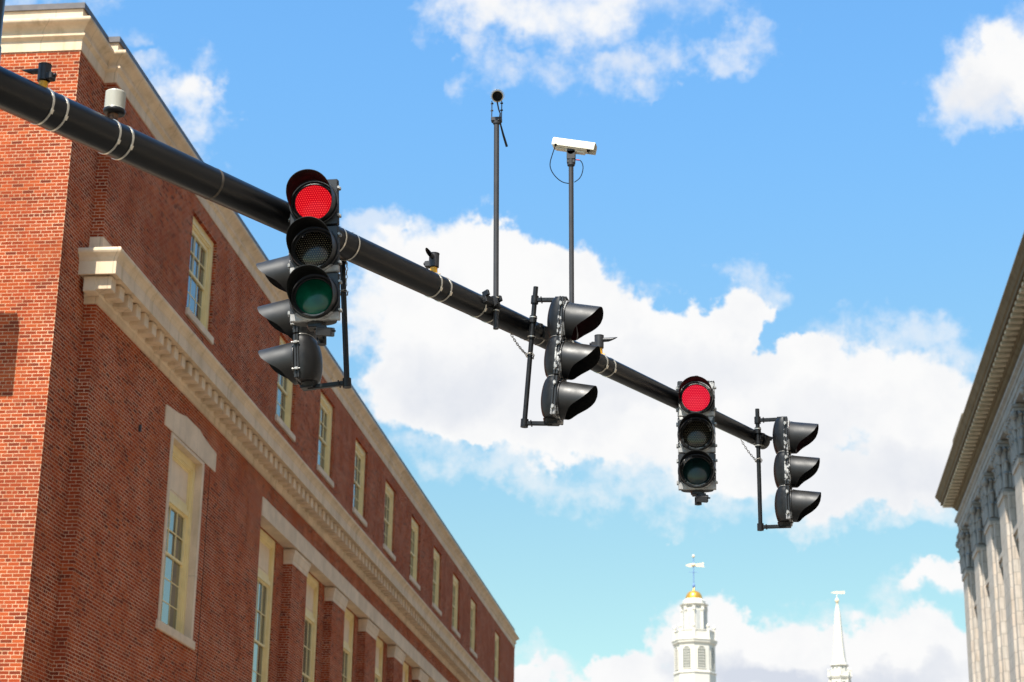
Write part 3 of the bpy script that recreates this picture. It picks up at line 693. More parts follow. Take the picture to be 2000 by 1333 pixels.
for i in range(8):
    a = ph + (i + .5) * PI / 4
    if math.sin(a) > .2: continue
    mt_ = Matrix.Translation((C2[0] + 1.39 * math.cos(a), C2[1] + 1.39 * math.sin(a), 0)) @ Matrix.Rotation(a + PI / 2, 4, 'Z')
    q = MB(); q.prism([(x, -.02, z) for x, _, z in arch(.33, 40.5, 43.5)], (0, .05, 0), mt_); bpart(q, 'window', bpy.data.materials['tower_glass'])
q = MB(); ol(q, [(1.4, 44.2), (1.6, 44.3), (1.66, 44.45), (1.72, 44.6), (1.72, 44.72), (1.45, 44.8)], C2)
ol(q, [(1.6, 44.75), (1.6, 45.35), (1.5, 45.35)], C2)
for v in octo(1.6, C2, 0, ph): q.box(v[0] - .13, v[0] + .13, v[1] - .13, v[1] + .13, 44.7, 45.5); q.lathe([(0, 45.45), (.1, 45.5), (.16, 45.65), (.08, 45.8), (0, 45.85)], v[:2], 8)
bpart(q, 'tower_cornice', WHITEP)
q = MB(); ol(q, [(1.14, 44.7), (1.14, 46.15), (1.3, 46.2), (1.36, 46.3), (1.36, 46.42), (1.2, 46.5)], C2); o = bpart(q, 'drum', WHITEP)
for i in range(8):
    a = ph + (i + .5) * PI / 4
    for sgn in (0,):
        mt_ = Matrix.Translation((C2[0] + 1.06 * math.cos(a), C2[1] + 1.06 * math.sin(a), 45.85)) @ Matrix.Rotation(a + PI / 2, 4, 'Z')
        q = MB(); q.cyl((0, -.02, 0), (0, .05, 0), .085, n=12, mtx=mt_); bpart(q, 'porthole', GREYM, o)
q = MB(); ol(q, [(1.2, 46.48), (1.12, 46.7), (.98, 47.4), (.80, 49.2), (.62, 51.5), (.46, 53.9), (.30, 54.8), (.24, 54.95)], C2); bpart(q, 'spire', WHITEP)
q = MB(); q.lathe([(.22, 54.93), (.26, 55.0), (.2, 55.1), (.14, 55.2), (.14, 55.6), (.2, 55.7), (.26, 55.8), (.3, 56.0), (.24, 56.2), (.1, 56.32), (.03, 56.4), (.03, 57.5)], C2, 16)
X, Y = C2
q.prism([(X - 1.0, Y - .03, 57.2), (X - .3, Y - .03, 57.32), (X + 1.15, Y - .03, 57.4), (X + 1.2, Y - .03, 57.0), (X - .3, Y - .03, 57.05)], (0, .06, 0)); bpart(q, 'weathervane', bpy.data.materials['vane_gold'])
bb = keep

# ---------------------------------------------------------------- signal mast
A0 = at(0, 172, 12.14); A1 = at(1490, 863, 19.35)
U = (A1 - A0).normalized(); ALEN = (A1 - A0).length
def arm_t(px):
    lo, hi = -.3, 1.1
    for _ in range(50):
        t = (lo + hi) / 2
        if see(A0 + (A1 - A0) * t)[0] < px: lo = t
        else: hi = t
    return t
def arm_p(px):
    t = arm_t(px); sag = .028 * math.sin(PI * min(1, max(0, t)))        # slight upward bow of the arm
    return A0 + (A1 - A0) * t + Vector((0, 0, sag))
def arm_r(px): t = arm_t(px); return .124 + (.070 - .124) * t
mast_xy = A0 - U * .235
mast = empty('signal_mast', (mast_xy.x, mast_xy.y, 0), 'tall black steel mast whose tapering arm crosses the whole street', 'signal mast')
MO = Vector((mast_xy.x, mast_xy.y, 0))
q = MB(); zt = A0.z
q.tube([(0, 0, 0), (0, 0, zt), (0, 0, zt + 3.2)], [.20, .165, .158], 32); q.cyl((0, 0, 0), (0, 0, .3), .3, .27, 24)
q.cyl((0, 0, zt - .3), (0, 0, zt + .2), .175, .172, 32)
q.build('pole', POLEP, mast)
pts = []; rr = []
for i in range(41):
    t = -.06 + 1.06 * i / 40; sag = .028 * math.sin(PI * min(1, max(0, t)))
    pts.append(A0 + (A1 - A0) * t + Vector((0, 0, sag)) - MO); rr.append(.124 + (.070 - .124) * t)
q = MB(); q.tube(pts, rr, 40); 
q.build('arm', POLEP, mast)
q = MB(); e = A1 - MO; q.tube([e - U * .05, e + U * .01, e + U * .02], [.078, .078, .06], 32); q.build('end_cap', GREYM, mast)
def ring_on_arm(mb, px, width=.016, extra=.0035, tilt=0):
    c = arm_p(px); r = arm_r(px) + extra
    mb.tube([c - U * width / 2, c + U * width / 2], r, 40, caps=False)
    mb.tube([c - U * width / 2 * 1.0, c - U * width / 2 + U * .0005], [r - extra * 1.2, r], 40, caps=False)
    mb.tube([c + U * width / 2 - U * .0005, c + U * width / 2], [r, r - extra * 1.2], 40, caps=False)
q = MB(); ring_on_arm(q, 413, .02, .0015); q.v = [tuple(Vector(v) - MO) for v in q.v]; tag(q.build('weld_band', plain('weathered_band', (.075, .06, .045), .6), mast))


# ---------------------------------------------------------------- traffic signals
HS = .355
def LV(phi):
    tb = [(0, .280), (30, .278), (50, .271), (68, .254), (82, .226), (94, .192), (104, .158), (114, .128), (128, .102), (148, .084), (180, .06)]
    for i in range(len(tb) - 1):
        if tb[i][0] <= phi <= tb[i + 1][0]:
            t = (phi - tb[i][0]) / (tb[i + 1][0] - tb[i][0]); return tb[i][1] + (tb[i + 1][1] - tb[i][1]) * t
VISN = 72
def visor_mb():
    """open tube with its underside cut away, walls 3 mm thick"""
    q = MB(); nl = 8; T = Matrix.Rotation(R_(6.5), 4, 'X')
    outer = []; inner = []
    for i in range(nl + 1):
        for j in range(VISN):
            a = 2 * PI * j / VISN; phi = abs(math.degrees((a + PI) % (2 * PI) - PI)); l = LV(phi) * i / nl
            fl = .004 * (1 - min(1, i / 1.5)) ** 2
            ro = .163 + fl - .004 * i / nl
            outer.append((ro * math.sin(a), -l, ro * math.cos(a))); inner.append(((ro - .0035) * math.sin(a), -l, (ro - .0035) * math.cos(a)))
    fs = [(i * VISN + j, i * VISN + (j + 1) % VISN, (i + 1) * VISN + (j + 1) % VISN, (i + 1) * VISN + j) for i in range(nl) for j in range(VISN)]
    q.add(outer, fs, True, T); q.add(inner, fs, True, T)
    n0 = nl * VISN
    rim = [outer[n0 + j] for j in range(VISN)] + [inner[n0 + j] for j in range(VISN)]
    q.add(rim, [(j, (j + 1) % VISN, VISN + (j + 1) % VISN, VISN + j) for j in range(VISN)], False, T)
    return q
def visor_mat():
    """gloss black outside, matt black inside"""
    mt, t, b = mat('visor_black'); g = G(t)
    sp = g.n('ShaderNodeSeparateXYZ'); g.put(sp.inputs[0], g.obj()); ge = g.n('ShaderNodeNewGeometry')
    b.inputs['Base Color'].default_value = (.0065, .0065, .007, 1)
    g.put(b.inputs['Roughness'], g.ramp(g.noise(g.obj(), 9, 4), .3, .7, .42, .54))
    return mt
VIS = visor_mat()
def housing_mb():
    q = MB(); nz = 36; na = 20; rows = []
    for i in range(nz + 1):
        z = -1.5 * HS + 3 * HS * i / nz; t = (z / HS + 1.5) % 1.0
        if i in (0, nz): t = 0
        s = math.sin(PI * t) ** .55 if 0 < t < 1 else 0
        d = .092 + .045 * s; w = .150 + .018 * s
        rows.append([(w * (1 if math.cos(PI * j / na) > 0 else -1) * abs(math.cos(PI * j / na)) ** .75, d * math.sin(PI * j / na) ** .75 if 0 < j < na else 0, z) for j in range(na + 1)])
    k = na + 1; q.add([p for r in rows for p in r], [(i * k + j, i * k + j + 1, (i + 1) * k + j + 1, (i + 1) * k + j) for i in range(nz) for j in range(na)], True)
    q.add(rows[0], [tuple(range(k))]); q.add(rows[-1], [tuple(range(k))[::-1]])
    q.cyl((0, .045, 1.5 * HS - .01), (0, .045, 1.5 * HS + .03), .045, .04, 16); q.cyl((0, .045, -1.5 * HS - .03), (0, .045, -1.5 * HS + .01), .06, .07, 16)
    return q
def door_mb(z):
    q = MB(); h = HS / 2 - .004
    q.bbox(-.172, .172, -.026, .0, z - h, z + h, .006)
    q.bbox(-.176, .176, .0, .016, z - h, z + h, .004)
    ci = [(.172 * math.sin(a), -.0, .172 * math.cos(a)) for a in (2 * PI * i / 40 for i in range(40))]
    q.tube([(x, -.034, zz + z) for x, _, zz in ci], .0075, 8, closed=True)
    q.tube([(x * .93, -.029, zz * .93 + z) for x, _, zz in ci], .007, 8, closed=True)
    q.tube([(x * .80, -.029, zz * .80 + z) for x, _, zz in ci], .007, 8, closed=True)
    q.lathe([(.162, .0), (.134, -.006)], (0, 0), 40, mtx=Matrix.Translation((0, -.028, z)) @ Matrix.Rotation(PI / 2, 4, 'X'))
    for a in (45, 135, 225, 315):
        q.cyl((.178 * math.sin(R_(a)), -.04, .178 * math.cos(R_(a)) + z), (.178 * math.sin(R_(a)), -.02, .178 * math.cos(R_(a)) + z), .006, n=8)
    return q
def latch_parts(z, d):
    for zz in (z + .105, z - .105):
        q = MB(); q.bbox(.17, .192, -.018, .012, zz - .010, zz + .010, .003); q.cyl((.178, -.030, zz), (.178, .024, zz), .0055, n=8); q.cyl((.178, -.037, zz), (.178, -.027, zz), .010, n=6); q.build('latch', SILVER, d)
        q = MB(); q.bbox(-.19, -.17, -.016, .010, zz - .013, zz + .013, .003); q.cyl((-.183, 0, zz - .02), (-.183, 0, zz + .02), .0065, n=8); q.build('hinge', SILVER, d)
def lens_mb(z):
    q = MB(); pr = [(.133 * math.cos(t * PI / 2 / 8), .020 * math.sin(t * PI / 2 / 8)) for t in range(9)]
    q.lathe([(r, h) for r, h in pr], (0, 0), 40, mtx=Matrix.Translation((0, -.026, z)) @ Matrix.Rotation(PI / 2, 4, 'X')); return q
def link_chain(mb, p0, p1, n, sag, size=.013):
    p0, p1 = Vector(p0), Vector(p1); prev = None
    for i in range(n):
        t = (i + .5) / n; p = p0.lerp(p1, t) + Vector((0, 0, -4 * sag * t * (1 - t)))
        t2 = (i + .6) / n; d = (p0.lerp(p1, t2) + Vector((0, 0, -4 * sag * t2 * (1 - t2))) - p).normalized()
        up = Vector((0, 1, 0)); up = (up - d * up.dot(d)).normalized(); s_ = d.cross(up)
        if i % 2: up, s_ = s_, up
        ring = []
        for k in range(12):
            a = 2 * PI * k / 12; ring.append(p + d * math.cos(a) * size * 1.25 + up * math.sin(a) * size * .62)
        mb.tube(ring, .0028, 6, closed=True)
def signal(name, label, mtx, scale, lenses, peel, tube_z=None, tube_side=.30, arm_px=None, chain=None, sensor=False, tube_len=None, group='traffic signals on the mast arm', arm_gap=None):
    root = empty(name, None, label, 'traffic light', group, mtx=mtx @ Matrix.Scale(scale, 4))
    inv = (mtx @ Matrix.Scale(scale, 4)).inverted()
    hb = housing_mb().build('housing', BLACK, root)
    for jz in (-HS / 2, HS / 2):
        q = MB(); na = 20; dj, wj = .0935, .1512
        q.tube([(wj * (1 if math.cos(PI * j / na) > 0 else -1) * abs(math.cos(PI * j / na)) ** .75, dj * math.sin(PI * j / na) ** .75 if 0 < j < na else 0, jz) for j in range(na + 1)], .0032, 6)
        q.build('seam', SILVER, hb)
    for i, (z, lm) in enumerate(zip((HS, 0, -HS), lenses)):
        pm = peel[i]
        d = door_mb(z).build('door', pm, root)
        v = visor_mb(); v.v = [(x, y - .034, zz + z) for x, y, zz in v.v]; vo = v.build('visor', VIS, d, fixn=False); vo.data.materials.append(MATTE)
        n_ = 8 * VISN; vo.data.polygons.foreach_set('material_index', [0] * n_ + [1] * n_ + [0] * VISN)
        lens_mb(z).build('lens', lm, d, fixn=False)
        latch_parts(z, d)
    # bracket: a vertical tube behind the head, held by an arm at top and bottom
    ty = tube_side; zt = 1.5 * HS + .10; zb = -1.5 * HS - .03
    q = MB(); q.cyl((0, ty, zb - .02), (0, ty, zt + .04), .0215, n=20)
    q.build('bracket_tube', BLACK, root)
    for z in (1.5 * HS + .02, -1.5 * HS - .03):
        q = MB(); q.bbox(-.018, .018, .03, ty - .02, z - .017, z + .017, .004); q.cyl((0, ty, z - .035), (0, ty, z + .035), .033, n=20)
        q.bbox(-.05, .05, -.02, .085, z - .010 if z < 0 else z - .006, z + .016, .004)
        for dx in (-.025, .025): q.cyl((dx, ty - .06, z - .022), (dx, ty - .06, z + .022), .006, n=8)
        q.build('bracket_arm', BLACK, root)
    if tube_z is not None:
        # clamp that grips the mast arm, two steel bands round the arm
        P0 = mtx @ Matrix.Scale(scale, 4) @ Vector((0, ty, tube_z)); c = arm_p(arm_px); r = arm_r(arm_px)
        q = MB(); dv = (c - P0); dv = dv - U * dv.dot(U); dn = dv.normalized(); base = c - dv
        mid = P0.lerp(c, .5)
        q.tube([P0 + dn * .01, c - dn * (r - .01)], [.040, .060], 16)
        zax = U.cross(dn).normalized()
        fr = Matrix((U, dn, zax)).transposed().to_4x4(); fr.translation = c - dn * (r + .012)
        q.bbox(-.085, .085, -.018, .03, -.045, .045, .006, mtx=fr)
        q.bbox(-.03, .03, -.05, .0, -.055, .055, .008, mtx=fr)
        for sx in (-.075, .075):
            q.bbox(sx - .013, sx + .013, -.045, .0, .02, .06, .004, mtx=fr); q.cyl(fr @ Vector((sx, -.055, .045)), fr @ Vector((sx, .02, .045)), .006, n=8)
        tw = Vector(mtx.col[2][:3]).normalized()
        for s_ in (-.07, .07): q.tube([P0 + tw * s_ - tw * .03, P0 + tw * s_ + tw * .03], .031, 16)
        q.bbox(-.012, .012, -.14, .0, -.02, .02, .003, mtx=fr) if False else None
        q.v = [tuple(inv @ Vector(v)) for v in q.v]; q.build('clamp', BLACK, root)
        for s_ in (-.085, .085):
            q = MB(); q.tube([P0 + tw * (s_ - .004), P0 + tw * (s_ + .004)], .034, 20); q.v = [tuple(inv @ Vector(v)) for v in q.v]; q.build('u_bolt', STEEL, root)
        for sx in (-.075, .075):
            q = MB(); cc = c + U * sx; rr_ = r + .005
            q.tube([cc - U * .007, cc + U * .007], rr_, 36, caps=False)
            q.v = [tuple(inv @ Vector(v)) for v in q.v]; q.build('strap', RUST if name == 'x' else STEEL, root)
    if chain:
        q = MB(); link_chain(q, chain[0], chain[1], chain[2], chain[3])
        c = Vector(chain[1]); ax = Vector(mtx.col[2][:3]).normalized()
        P1 = mtx @ Matrix.Scale(scale, 4) @ Vector((0, ty, 0)); tt = (c - P1).dot(ax); cc = P1 + ax * tt
        e1 = ax.cross(Vector((0, 1, 0))).normalized(); e2 = ax.cross(e1)
        n = 9
        for k in range(n):
            a = 2 * PI * k / n; p = cc + (e1 * math.cos(a) + e2 * math.sin(a)) * .03 + ax * .012 * math.sin(a)
            d = (-e1 * math.sin(a) + e2 * math.cos(a)); up = ax if k % 2 else ax.cross(d)
            q.tube([p + d * math.cos(b_ * PI / 5) * .016 + up * math.sin(b_ * PI / 5) * .008 for b_ in range(10)], .0028, 6, closed=True)
        q.v = [tuple(inv @ Vector(v)) for v in q.v]; q.build('chain', CHAINM, root)
    if sensor:
        q = MB(); zz = -1.5 * HS - .03
        q.bbox(-.02 + .03, .05 + .03, -.02, .03, zz - .04, zz, .004); TT = Matrix.Translation((sensor[0], -.03, zz - .055)) @ Matrix.Rotation(R_(sensor[1]), 4, 'Y') @ Matrix.Rotation(R_(18), 4, 'X'); q.bbox(-.055, .055, -.065, .065, -.032, .032, .006, mtx=TT); q.cyl(TT @ Vector((.05, -.02, .01)), TT @ Vector((.075, -.02, .01)), .008, n=8)
        q.build('sensor_box', GREYM, root)
    return root
ST_ = [(-HS / 2, -HS / 2 + .05), (-1.5 * HS, -1.5 * HS + .06)]
PE0 = peel_mat('door_black', .0); PE1 = peel_mat('door_slightly_peeled', .30); PE1B = peel_mat('door_peeled_edge', .46); PE2 = peel_mat('door_bare_foot', .02, ST_); PE3 = peel_mat('door_heavily_peeled', .40, ST_ + [(HS / 2, HS / 2 + .045)])
def frame(center, yaw, tilt):
    m_ = Matrix.Rotation(R_(tilt), 4, 'Y') @ Matrix.Rotation(R_(yaw), 4, 'Z'); m_.translation = center; return m_
def root_from_tube(px, py, D, yaw, tilt, ty, tz, sc):
    m_ = frame((0, 0, 0), yaw, tilt); P = at(px, py, D); return frame(P - (m_ @ Vector((0, ty * sc, tz * sc))), yaw, tilt)
# facing the viewer, red lit, on the left
signal('traffic_signal', 'nearest signal head showing red towards the viewer with dark green bottom lens', frame(at(614.5, 490, 13.92), 3, -3.2), 1.02, (LRED, LAMB, LGRN), (PE0, PE2, PE2),
       tube_z=.17, tube_side=.30, arm_px=614, sensor=(.075, 8))
# behind it, facing left
Da = see(arm_p(668))[2]
signal('traffic_signal', 'signal head seen from behind, visors to the left, hanging behind the nearest red signal', root_from_tube(668, 492, Da + .21, -94, -4.6, .335, .50, .99), .99, (LRED, LAMB, LGRN), (PE0, PE0, PE0),
       tube_z=.50, tube_side=.335, arm_px=668, chain=(at(678, 513, Da + .05), at(674, 579, Da + .17), 9, .01))
Da = see(arm_p(1040))[2]
signal('traffic_signal', 'signal head in side view with visors to the right beside the white camera pole', root_from_tube(1040, 640, Da - .20, 83, 3.8, .275, .30, .965), .965, (LRED, LAMB, LGRN), (PE1B, PE1B, PE1B),
       tube_z=.30, tube_side=.275, arm_px=1040, chain=(at(996, 649, see(arm_p(996))[2] - .05), at(1041, 701, Da - .20), 17, .035))
signal('traffic_signal', 'red signal with badly peeled silver frame facing the viewer near the arm tip', frame(at(1360.5, 850.5, 17.95), 0, 0), .985, (LRED2, LAMB, LGRN2), (PE3, PE3, PE3),
       tube_z=.17, tube_side=.30, arm_px=1362, sensor=(.045, 4))
Da = see(arm_p(1480))[2]
signal('traffic_signal', 'last signal head at the arm tip, side view with visors to the right', root_from_tube(1480.5, 855, Da - .17, 85, -.2, .285, .37, .965), .965, (LRED2, LAMB, LGRN2), (PE1B, PE1B, PE1B),
       tube_z=.37, tube_side=.285, arm_px=1477, chain=(at(1447, 859, see(arm_p(1447))[2] - .04), at(1482, 904, Da - .17), 13, .025))

# ---------------------------------------------------------------- things strapped on the arm
def strap_pair(root, o, pxs, mt=STEEL):
    for px in pxs:
        q = MB(); ring_on_arm(q, px, .014, .004); 
        c = arm_p(px); rr_ = arm_r(px); w_ = U.cross(Vector((0, 0, 1))).normalized(); d_ = (w_ * .86 + Vector((0, 0, -.5))).normalized(); d_ = (d_ - U * d_.dot(U)).normalized()
        fr = Matrix((U, d_, U.cross(d_))).transposed().to_4x4(); fr.translation = c + d_ * (rr_ + .004)
        q.bbox(-.011, .011, -.002, .010, -.016, .016, .002, mtx=fr)
        q.v = [tuple(Vector(v) - o) for v in q.v]; q.build('strap', mt, root, fixn=False)
def detector(label, px, hood, straps, h=.145, hoodpitch=0, yaw=0):
    base = arm_p(px); r = arm_r(px); o = base + Vector((0, 0, r))
    root = empty('priority_detector', o, label, 'signal detector', 'light detectors on top of the arm')
    q = MB(); q.cyl((0, 0, -.03), (0, 0, .048), .032, .030, 20); q.cyl((.012, 0, -.012), (.05, 0, -.02), .02, n=12); q.build('pipe', YELLOW, root)
    q = MB(); q.cyl((0, 0, .04), (0, 0, .062), .022, n=16); q.cyl((0, 0, .055), (0, 0, .165), .041, n=28); q.cyl((0, 0, .165), (0, 0, .170), .043, n=28)
    T = Matrix.Rotation(yaw, 4, 'Z')
    q.bbox(-.01, .072, -.03, .03, .055, .105, .006, mtx=T); q.cyl(T @ Vector((.05, 0, .09)), T @ Vector((.085, 0, .09)), .012, n=12)
    q.build('body', DETGREY, root)
    hv = Vector(hood).normalized(); q = MB()
    s0 = Vector((0, 0, .128)) + hv * .035
    # slanted open hood: tube cut on the bias
    n = 20; side = hv.cross(Vector((0, 0, 1))).normalized(); up = side.cross(hv)
    ro = []; re_ = []
    for j in range(n):
        a = 2 * PI * j / n; v = side * math.sin(a) * .0195 + up * math.cos(a) * .0195
        ro.append(s0 + v); re_.append(s0 + v * .95 + hv * (.085 + .045 * math.cos(a)))
    q.add([tuple(v) for v in ro + re_], [(j, (j + 1) % n, n + (j + 1) % n, n + j) for j in range(n)], True)
    q.cyl(s0, s0 + hv * .02, .018, n=16)
    q.build('hood', DETGREY, root, fixn=False)
    strap_pair(root, o, straps)
    return root
detector('black detector at the arm root, its hood pointing left', 80, (-1, .1, .02), (80, 108), yaw=R_(-10))
detector('black detector with short hood towards the viewer, between red signal and first camera', 846, (-.25, -1, .1), (844, 863), yaw=R_(170))
detector('black detector beside the mid signal visors, its hood pointing right', 1170, (1, -.05, .02), (1171, 1187), yaw=R_(190))
# white strobe
base = arm_p(221); o = base + Vector((0, 0, arm_r(221) + .035))
root = empty('strobe_light', o, 'white ribbed strobe light on a black base strapped on the arm', 'strobe light')
q = MB(); q.cyl((-.01, 0, -.02), (-.01, 0, .03), .03, n=16); q.tube([(-.05, -.02, -.01), (-.045, -.01, .02), (-.02, 0, .04)], .009, 8); q.build('pipe', RUST, root)
q = MB(); q.lathe([(.0, .026), (.06, .026), (.072, .032), (.074, .055), (.068, .06)], (-.01, 0), 36); q.build('base', BLACK, root)
q = MB(); pr = [(.069, .058)]
for i in range(18): z_ = .062 + i * .0066; pr += [(.0685, z_), (.066, z_ + .0033)]
pr += [(.0675, .182), (.06, .188), (0, .190)]
q.lathe(pr, (-.01, 0), 40); q.build('lens', PLASTW, root)
strap_pair(root, o, (211, 236))
# bands left over around the arm by the nearest signal
# ---------------------------------------------------------------- cameras on poles
def pole_clamp(root, o, px, P0, straps):
    c = arm_p(px); r = arm_r(px); dv = c - P0; dv = dv - U * dv.dot(U); dn = dv.normalized()
    q = MB(); q.tube([P0 - U * (P0 - c).dot(U) * 0 + dn * .005, P0 + dn * .1], [.035, .045], 12)
    zax = U.cross(dn).normalized(); fr = Matrix((U, dn, zax)).transposed().to_4x4(); fr.translation = c - dn * (r + .012) 
    q.bbox(-.10, .10, -.02, .03, -.04, .04, .006, mtx=fr); q.tube([c - dn * (r + .02), P0], [.05, .03], 12)
    for sx in (-.085, .085): q.bbox(sx - .014, sx + .014, -.05, .01, .015, .065, .004, mtx=fr)
    q.v = [tuple(Vector(v) - o) for v in q.v]; q.build('clamp', BLACK, root)
    for s_ in (-.055, .055):
        q = MB(); q.tube([P0 + Vector((0, 0, s_ - .004)), P0 + Vector((0, 0, s_ + .004))], .031, 20); q.v = [tuple(Vector(v) - o) for v in q.v]; q.build('u_bolt', STEEL, root)
    strap_pair(root, o, straps)
Da = see(arm_p(969))[2]; P0 = at(969.5, 590, Da - .21); foot = at(969.5, 643, Da - .22); top = Vector((P0.x, P0.y, at(969.5, 236, Da - .1).z)); 
# the pole leans a touch so that it stands upright in the photograph
Dp = Da - .21
def on_pole(px, py, lo_y, hi_y, Dlo):
    return at(px, py, Dlo)
pb = at(968.5, 643, Dp); ptop = pb + Vector((-.030, 0, 0))
k = 0
hgt = 1.0
for _ in range(30):
    y_ = see(ptop + Vector((0, 0, hgt)))[1]; hgt += (y_ - 232) / FPX * Dp
ptop = ptop + Vector((0, 0, hgt))
root = empty('traffic_camera', pb, 'round bullet camera facing the viewer on a tall black pole clamped to the arm', 'traffic camera', 'cameras on poles above the arm')
o = pb
q = MB(); q.tube([(0, 0, 0), ptop - o], .0225, 24); q.build('pole', GREYM, root)
q = MB(); t_ = ptop - o; q.bbox(t_.x - .045, t_.x + .045, t_.y - .03, t_.y + .03, t_.z - .03, t_.z + .005, .004); q.cyl(t_ + Vector((0, 0, -.05)), t_ + Vector((0, 0, 0)), .03, .033, 16)
for sx in (-.042, .042):
    q.bbox(t_.x + sx - .0025, t_.x + sx + .0025, t_.y - .016, t_.y + .016, t_.z, t_.z + .16, .001)
    for z_ in (.075, .14): q.cyl(t_ + Vector((sx - math.copysign(.012, sx), 0, z_)), t_ + Vector((sx + math.copysign(.01, sx), 0, z_)), .007, n=10)
q.build('bracket', GREYM, root)
cz = t_.z + .205
q = MB(); fw = (CAMP - (pb + t_)).normalized(); cc = Vector((t_.x + .003, t_.y, cz))
q.tube([cc - fw * .05, cc + fw * .11, cc + fw * .115], [.050, .050, .046], 32); h_ = q.build('camera_body', BLACK, root)
q = MB(); n = 32
q.tube([cc + fw * .10, cc + fw * .125], .052, 32, caps=False); q.tube([cc + fw * .125, cc + fw * .1255], [.052, .043], 32, caps=False); q.build('front_ring', STEEL, root, fixn=False)
q = MB(); q.tube([cc + fw * .112, cc + fw * .118], [.040, .030], 32); q.tube([cc + fw * .116, cc + fw * .121], .017, 24); q.build('lens', MATTE, root)
q = MB()
sh = []
for i in (0, 1):
    for j in range(25):
        a = R_(-115 + 230 * j / 24); side = fw.cross(Vector((0, 0, 1))).normalized(); up = side.cross(fw)
        sh.append(cc + fw * (-.04 + .185 * i) + (side * math.sin(a) + up * math.cos(a)) * .060)
q.add([tuple(v) for v in sh], [(j, j + 1, 26 + j, 25 + j) for j in range(24)], True); q.build('sun_shield', IVORY, root, fixn=False)
bpy.context.view_layer.update()
md = root.children[-1].modifiers.new('t', 'SOLIDIFY'); md.thickness = .002
cb = [at(971, 199, Dp), at(974, 214, Dp), at(977, 222, Dp - .04), at(976, 232, Dp - .05), at(978, 245, Dp - .05), at(983, 264, Dp - .05), at(990, 287, Dp - .05)]
q = MB(); q.tube([p - o for p in cb], [.006, .006, .006, .007, .007, .009, .010], 10); q.build('cable', MATTE, root)
pole_clamp(root, o, 940, pb + (ptop - pb) * ((at(969, 590, Dp).z - pb.z) / (ptop.z - pb.z)), (931, 954))

Da = see(arm_p(1117))[2]; Dp = Da + .15
pb = at(1117, 690, Dp); ptop = Vector((pb.x - .02, pb.y, pb.z)); hgt = 1.0
for _ in range(30):
    y_ = see(ptop + Vector((0, 0, hgt)))[1]; hgt += (y_ - 320) / FPX * Dp
ptop = ptop + Vector((0, 0, hgt)); o = pb
root = empty('traffic_camera', pb, 'white box camera with looping cable on a black pole behind the mid signal', 'traffic camera', 'cameras on poles above the arm')
q = MB(); q.tube([(0, 0, 0), ptop - o], .022, 24); q.build('pole', GREYM, root)
t_ = ptop - o
q = MB(); q.cyl(t_ + Vector((0, 0, -.02)), t_ + Vector((0, 0, .035)), .034, .036, 20); q.bbox(t_.x - .037, t_.x + .037, t_.y - .03, t_.y + .03, t_.z + .0, t_.z + .04, .004)
q.bbox(t_.x - .038, t_.x + .038, t_.y - .036, t_.y - .030, t_.z + .035, t_.z + .115, .002); q.bbox(t_.x - .038, t_.x + .038, t_.y + .030, t_.y + .036, t_.z + .035, t_.z + .115, .002)
q.cyl(t_ + Vector((0, -.036, .115)), t_ + Vector((0, .036, .115)), .036, n=24); q.build('bracket', GREYM, root)
T = Matrix.Translation(t_ + Vector((.02, 0, .168))) @ Matrix.Rotation(R_(-4), 4, 'Z') @ Matrix.Rotation(R_(12), 4, 'Y')
q = MB(); q.bbox(-.185, .135, -.050, .050, -.040, .030, .010, mtx=T); q.bbox(-.188, -.180, -.045, .045, -.03, .02, .003, mtx=T)
q.bbox(-.155, -.04, -.03, .03, -.052, -.040, .003, mtx=T); q.prism([(-.07, -.033, -.039), (.06, -.033, -.039), (.0, -.033, -.085), (-.03, -.033, -.085)], (0, .066, 0), mtx=T)
q.bbox(.02, .12, -.028, .028, -.060, -.040, .004, mtx=T); h_ = q.build('camera_body', IVORY, root)
q = MB(); pr2 = [(-.185, .0), (.205, .0)]
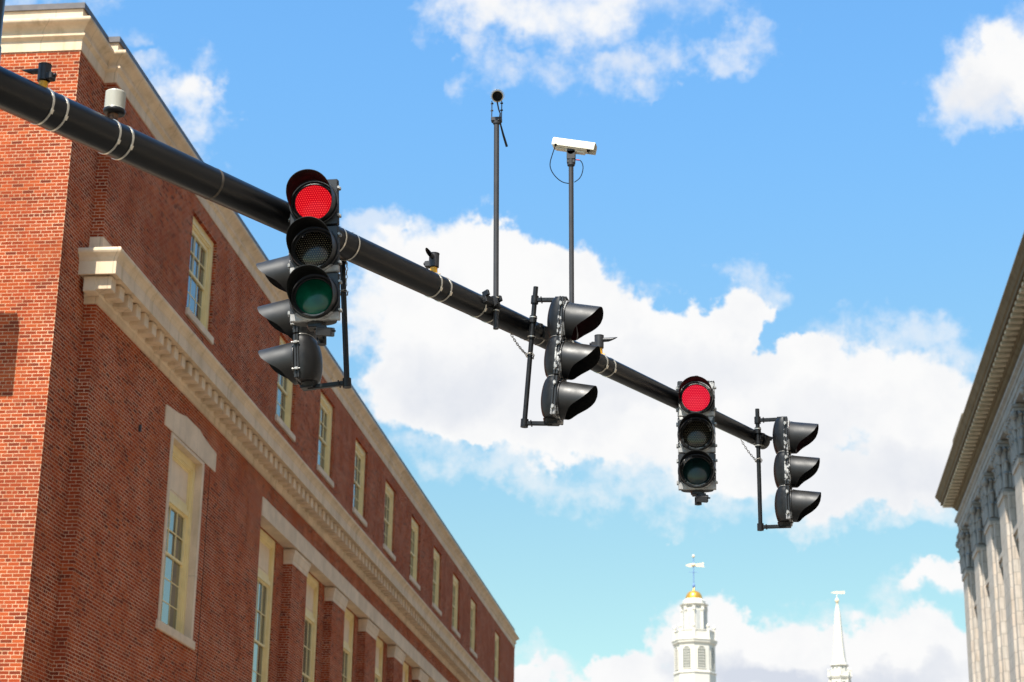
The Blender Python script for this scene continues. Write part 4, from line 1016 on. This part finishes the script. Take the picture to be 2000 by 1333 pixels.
for x0, x1 in ((-.19, .205),):
    sec = [(-.058, -.030), (-.058, .022), (-.046, .042), (.046, .042), (.058, .022), (.058, -.030)]
    q.add([(x0, a, c) for a, c in sec] + [(x1, a, c + (.0 if c > 0 else .0)) for a, c in sec], [(j, j + 1, 7 + j, 6 + j) for j in range(5)], mtx=T)
q.add([(.205, -.058, -.030), (.205, .058, -.030), (.205, .058, -.055), (.205, -.058, -.055)], [(0, 1, 2, 3)], mtx=T) if False else None
o_ = q.build('sun_shield', IVORY, root, fixn=False); md = o_.modifiers.new('t', 'SOLIDIFY'); md.thickness = .004
q = MB(); q.cyl(T @ Vector((.134, 0, -.004)), T @ Vector((.150, 0, -.004)), .03, n=24); q.build('lens', MATTE, root)
def spl(pts, n=5):
    out = []
    for i in range(len(pts) - 1):
        a, b_, c, d = pts[max(i - 1, 0)], pts[i], pts[i + 1], pts[min(i + 2, len(pts) - 1)]
        for k in range(n):
            t = k / n; out.append(.5 * ((2 * b_) + (c - a) * t + (2 * a - 5 * b_ + 4 * c - d) * t * t + (3 * b_ - a - 3 * c + d) * t ** 3))
    return out + [pts[-1]]
Dc = see(ptop)[2] - .03
zz_ = lambda x, y: at(930 + x / 5.33, 150 + y / 5.33, Dc)
cb = [zz_(828, 712), zz_(800, 790), zz_(770, 900), zz_(782, 975), zz_(830, 1045), zz_(900, 1098), zz_(985, 1116)]
q = MB(); q.tube([p - o for p in spl(cb)], .0042, 8); q.cyl(zz_(828, 700) - o, zz_(826, 722) - o, .011, n=10); q.build('cable', MATTE, root)
cb = [zz_(1035, 866), zz_(1072, 868), zz_(1100, 895), zz_(1113, 950), zz_(1098, 1020), zz_(1070, 1065), zz_(1022, 1100)]
q = MB(); q.tube([p - o for p in spl(cb)], .0042, 8); q.build('cable', MATTE, root)
q = MB(); q.tube([zz_(1040, 866) - o, zz_(1076, 870) - o], .0062, 8); q.build('cable_plug', plain('red_plug', (.5, .02, .03), .5), root)
pc = pb + (ptop - pb) * ((at(1117, 674, Dp).z - pb.z) / (ptop.z - pb.z))
pole_clamp(root, o, 1112, pc, (1104, 1126))
